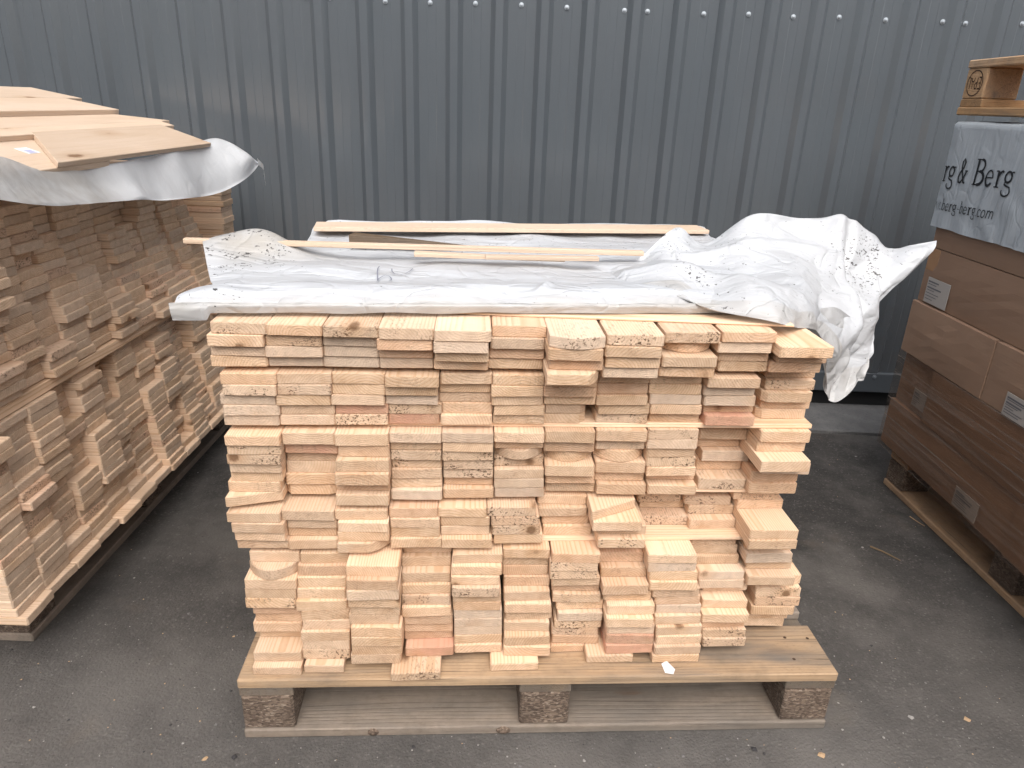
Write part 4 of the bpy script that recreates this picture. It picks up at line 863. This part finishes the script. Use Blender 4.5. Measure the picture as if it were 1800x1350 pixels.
# ================================================================= GROUND LITTER
def pebble(mb, loc, s, rng, flat=.6):
    V = []; 
    for p in ((1, 0, 0), (-1, 0, 0), (0, 1, 0), (0, -1, 0), (0, 0, 1), (0, 0, -1), (.6, .6, .5), (-.6, .5, .4), (.5, -.6, .4), (-.5, -.6, .5)):
        V.append(Vector((p[0] * rng.uniform(.7, 1.2), p[1] * rng.uniform(.7, 1.2), p[2] * flat * rng.uniform(.7, 1.1))) * s)
    a = rng.uniform(0, 6.3); c, d = math.cos(a), math.sin(a)
    V = [(v.x * c - v.y * d + loc[0], v.x * d + v.y * c + loc[1], v.z + loc[2] + s * flat * .45) for v in V]
    mb.add(V, [(0, 6, 4), (6, 2, 4), (2, 7, 4), (7, 1, 4), (1, 9, 4), (9, 3, 4), (3, 8, 4), (8, 0, 4), (0, 2, 6), (2, 1, 7), (1, 3, 9), (3, 0, 8), (0, 5, 2), (2, 5, 1), (1, 5, 3), (3, 5, 0)])
rs = random.Random(77); stones = [plain('grit_light', (.30, .28, .26), .8), plain('grit_mid', (.15, .14, .135), .85), plain('grit_dark', (.035, .032, .033), .9), plain('wood_chip', (.42, .28, .16), .8)]
grit = [MB() for _ in range(4)]
for i in range(3400):
    x = rs.uniform(-1.6, 1.6); y = rs.uniform(-.35, 1.5) if rs.random() < .5 else rs.uniform(-.35, .3)
    if abs(x) < .58 and .05 < y < .75: continue
    k = rs.choices((0, 1, 2, 3), (.16, .5, .26, .08))[0]
    s = rs.uniform(.0008, .0022) if rs.random() < .93 else rs.uniform(.0022, .0048)
    pebble(grit[k], (x, y, 0), s, rs, .55)
gm = MB(); 
for k, gk in enumerate(grit): gm.add(gk.v, gk.f, mat=k)
o = gm.build('grit', stones); tag(o, 'loose grit and crumbs scattered over the asphalt', 'grit', kind='stuff')
for (x, y, s, k, fl_, nm, lab) in ((.798, .077, .0065, 0, .7, 'stone', 'small pale stone on the asphalt right of the pallet corner'),
    (.92, .078, .0085, 3, .25, 'wood_chip', 'yellowish chip of wood on the asphalt near the right edge'),
    (.563, -.027, .0085, 3, .3, 'wood_chip', 'tan chip of wood on the asphalt just in front of the pallet'),
    (.43, -.02, .007, 2, .5, 'stone', 'dark stone in front of the pallet\'s right half'),
    (-.655, -.09, .006, 3, .3, 'wood_chip', 'sliver of wood on the asphalt at lower left'),
    (-.60, -.085, .0065, 2, .6, 'stone', 'black stone beside the wood sliver at lower left')):
    b = MB(); pebble(b, (0, 0, 0), s, rs, fl_); o = b.build(nm, stones[k]); o.location = (x, y, 0); tag(o, lab, nm.replace('_', ' '))
def twig(pts, r, label, mat, nm='twig'):
    b = MB(); n = 6; V = []
    for i, p in enumerate(pts):
        d = Vector(pts[min(i + 1, len(pts) - 1)]) - Vector(pts[max(i - 1, 0)]); d.normalize(); s = d.cross(Vector((0, 0, 1))).normalized(); t = s.cross(d)
        rr = r * (1 - .5 * i / len(pts))
        for k in range(n): V.append(tuple(Vector(p) + (s * math.cos(6.2832 * k / n) + t * math.sin(6.2832 * k / n)) * rr))
    Fc = [(i * n + k, i * n + (k + 1) % n, (i + 1) * n + (k + 1) % n, (i + 1) * n + k) for i in range(len(pts) - 1) for k in range(n)]
    Fc += [tuple(range(n))[::-1], tuple((len(pts) - 1) * n + k for k in range(n))]
    b.add(V, Fc); o = b.build(nm, mat); tag(o, label, nm)
TW = plain('dry_twig', (.16, .11, .06), .8)
twig([(1.005, .725, .003), (1.03, .70, .004), (1.045, .682, .003), (1.062, .658, .003)], .0028, 'thin dry twig on the asphalt by the carton pallet', TW)
twig([(1.215, .905, .004), (1.222, .870, .006), (1.225, .838, .012)], .0016, 'pale straw sticking up at the edge of the carton pallet', stones[3], 'straw')
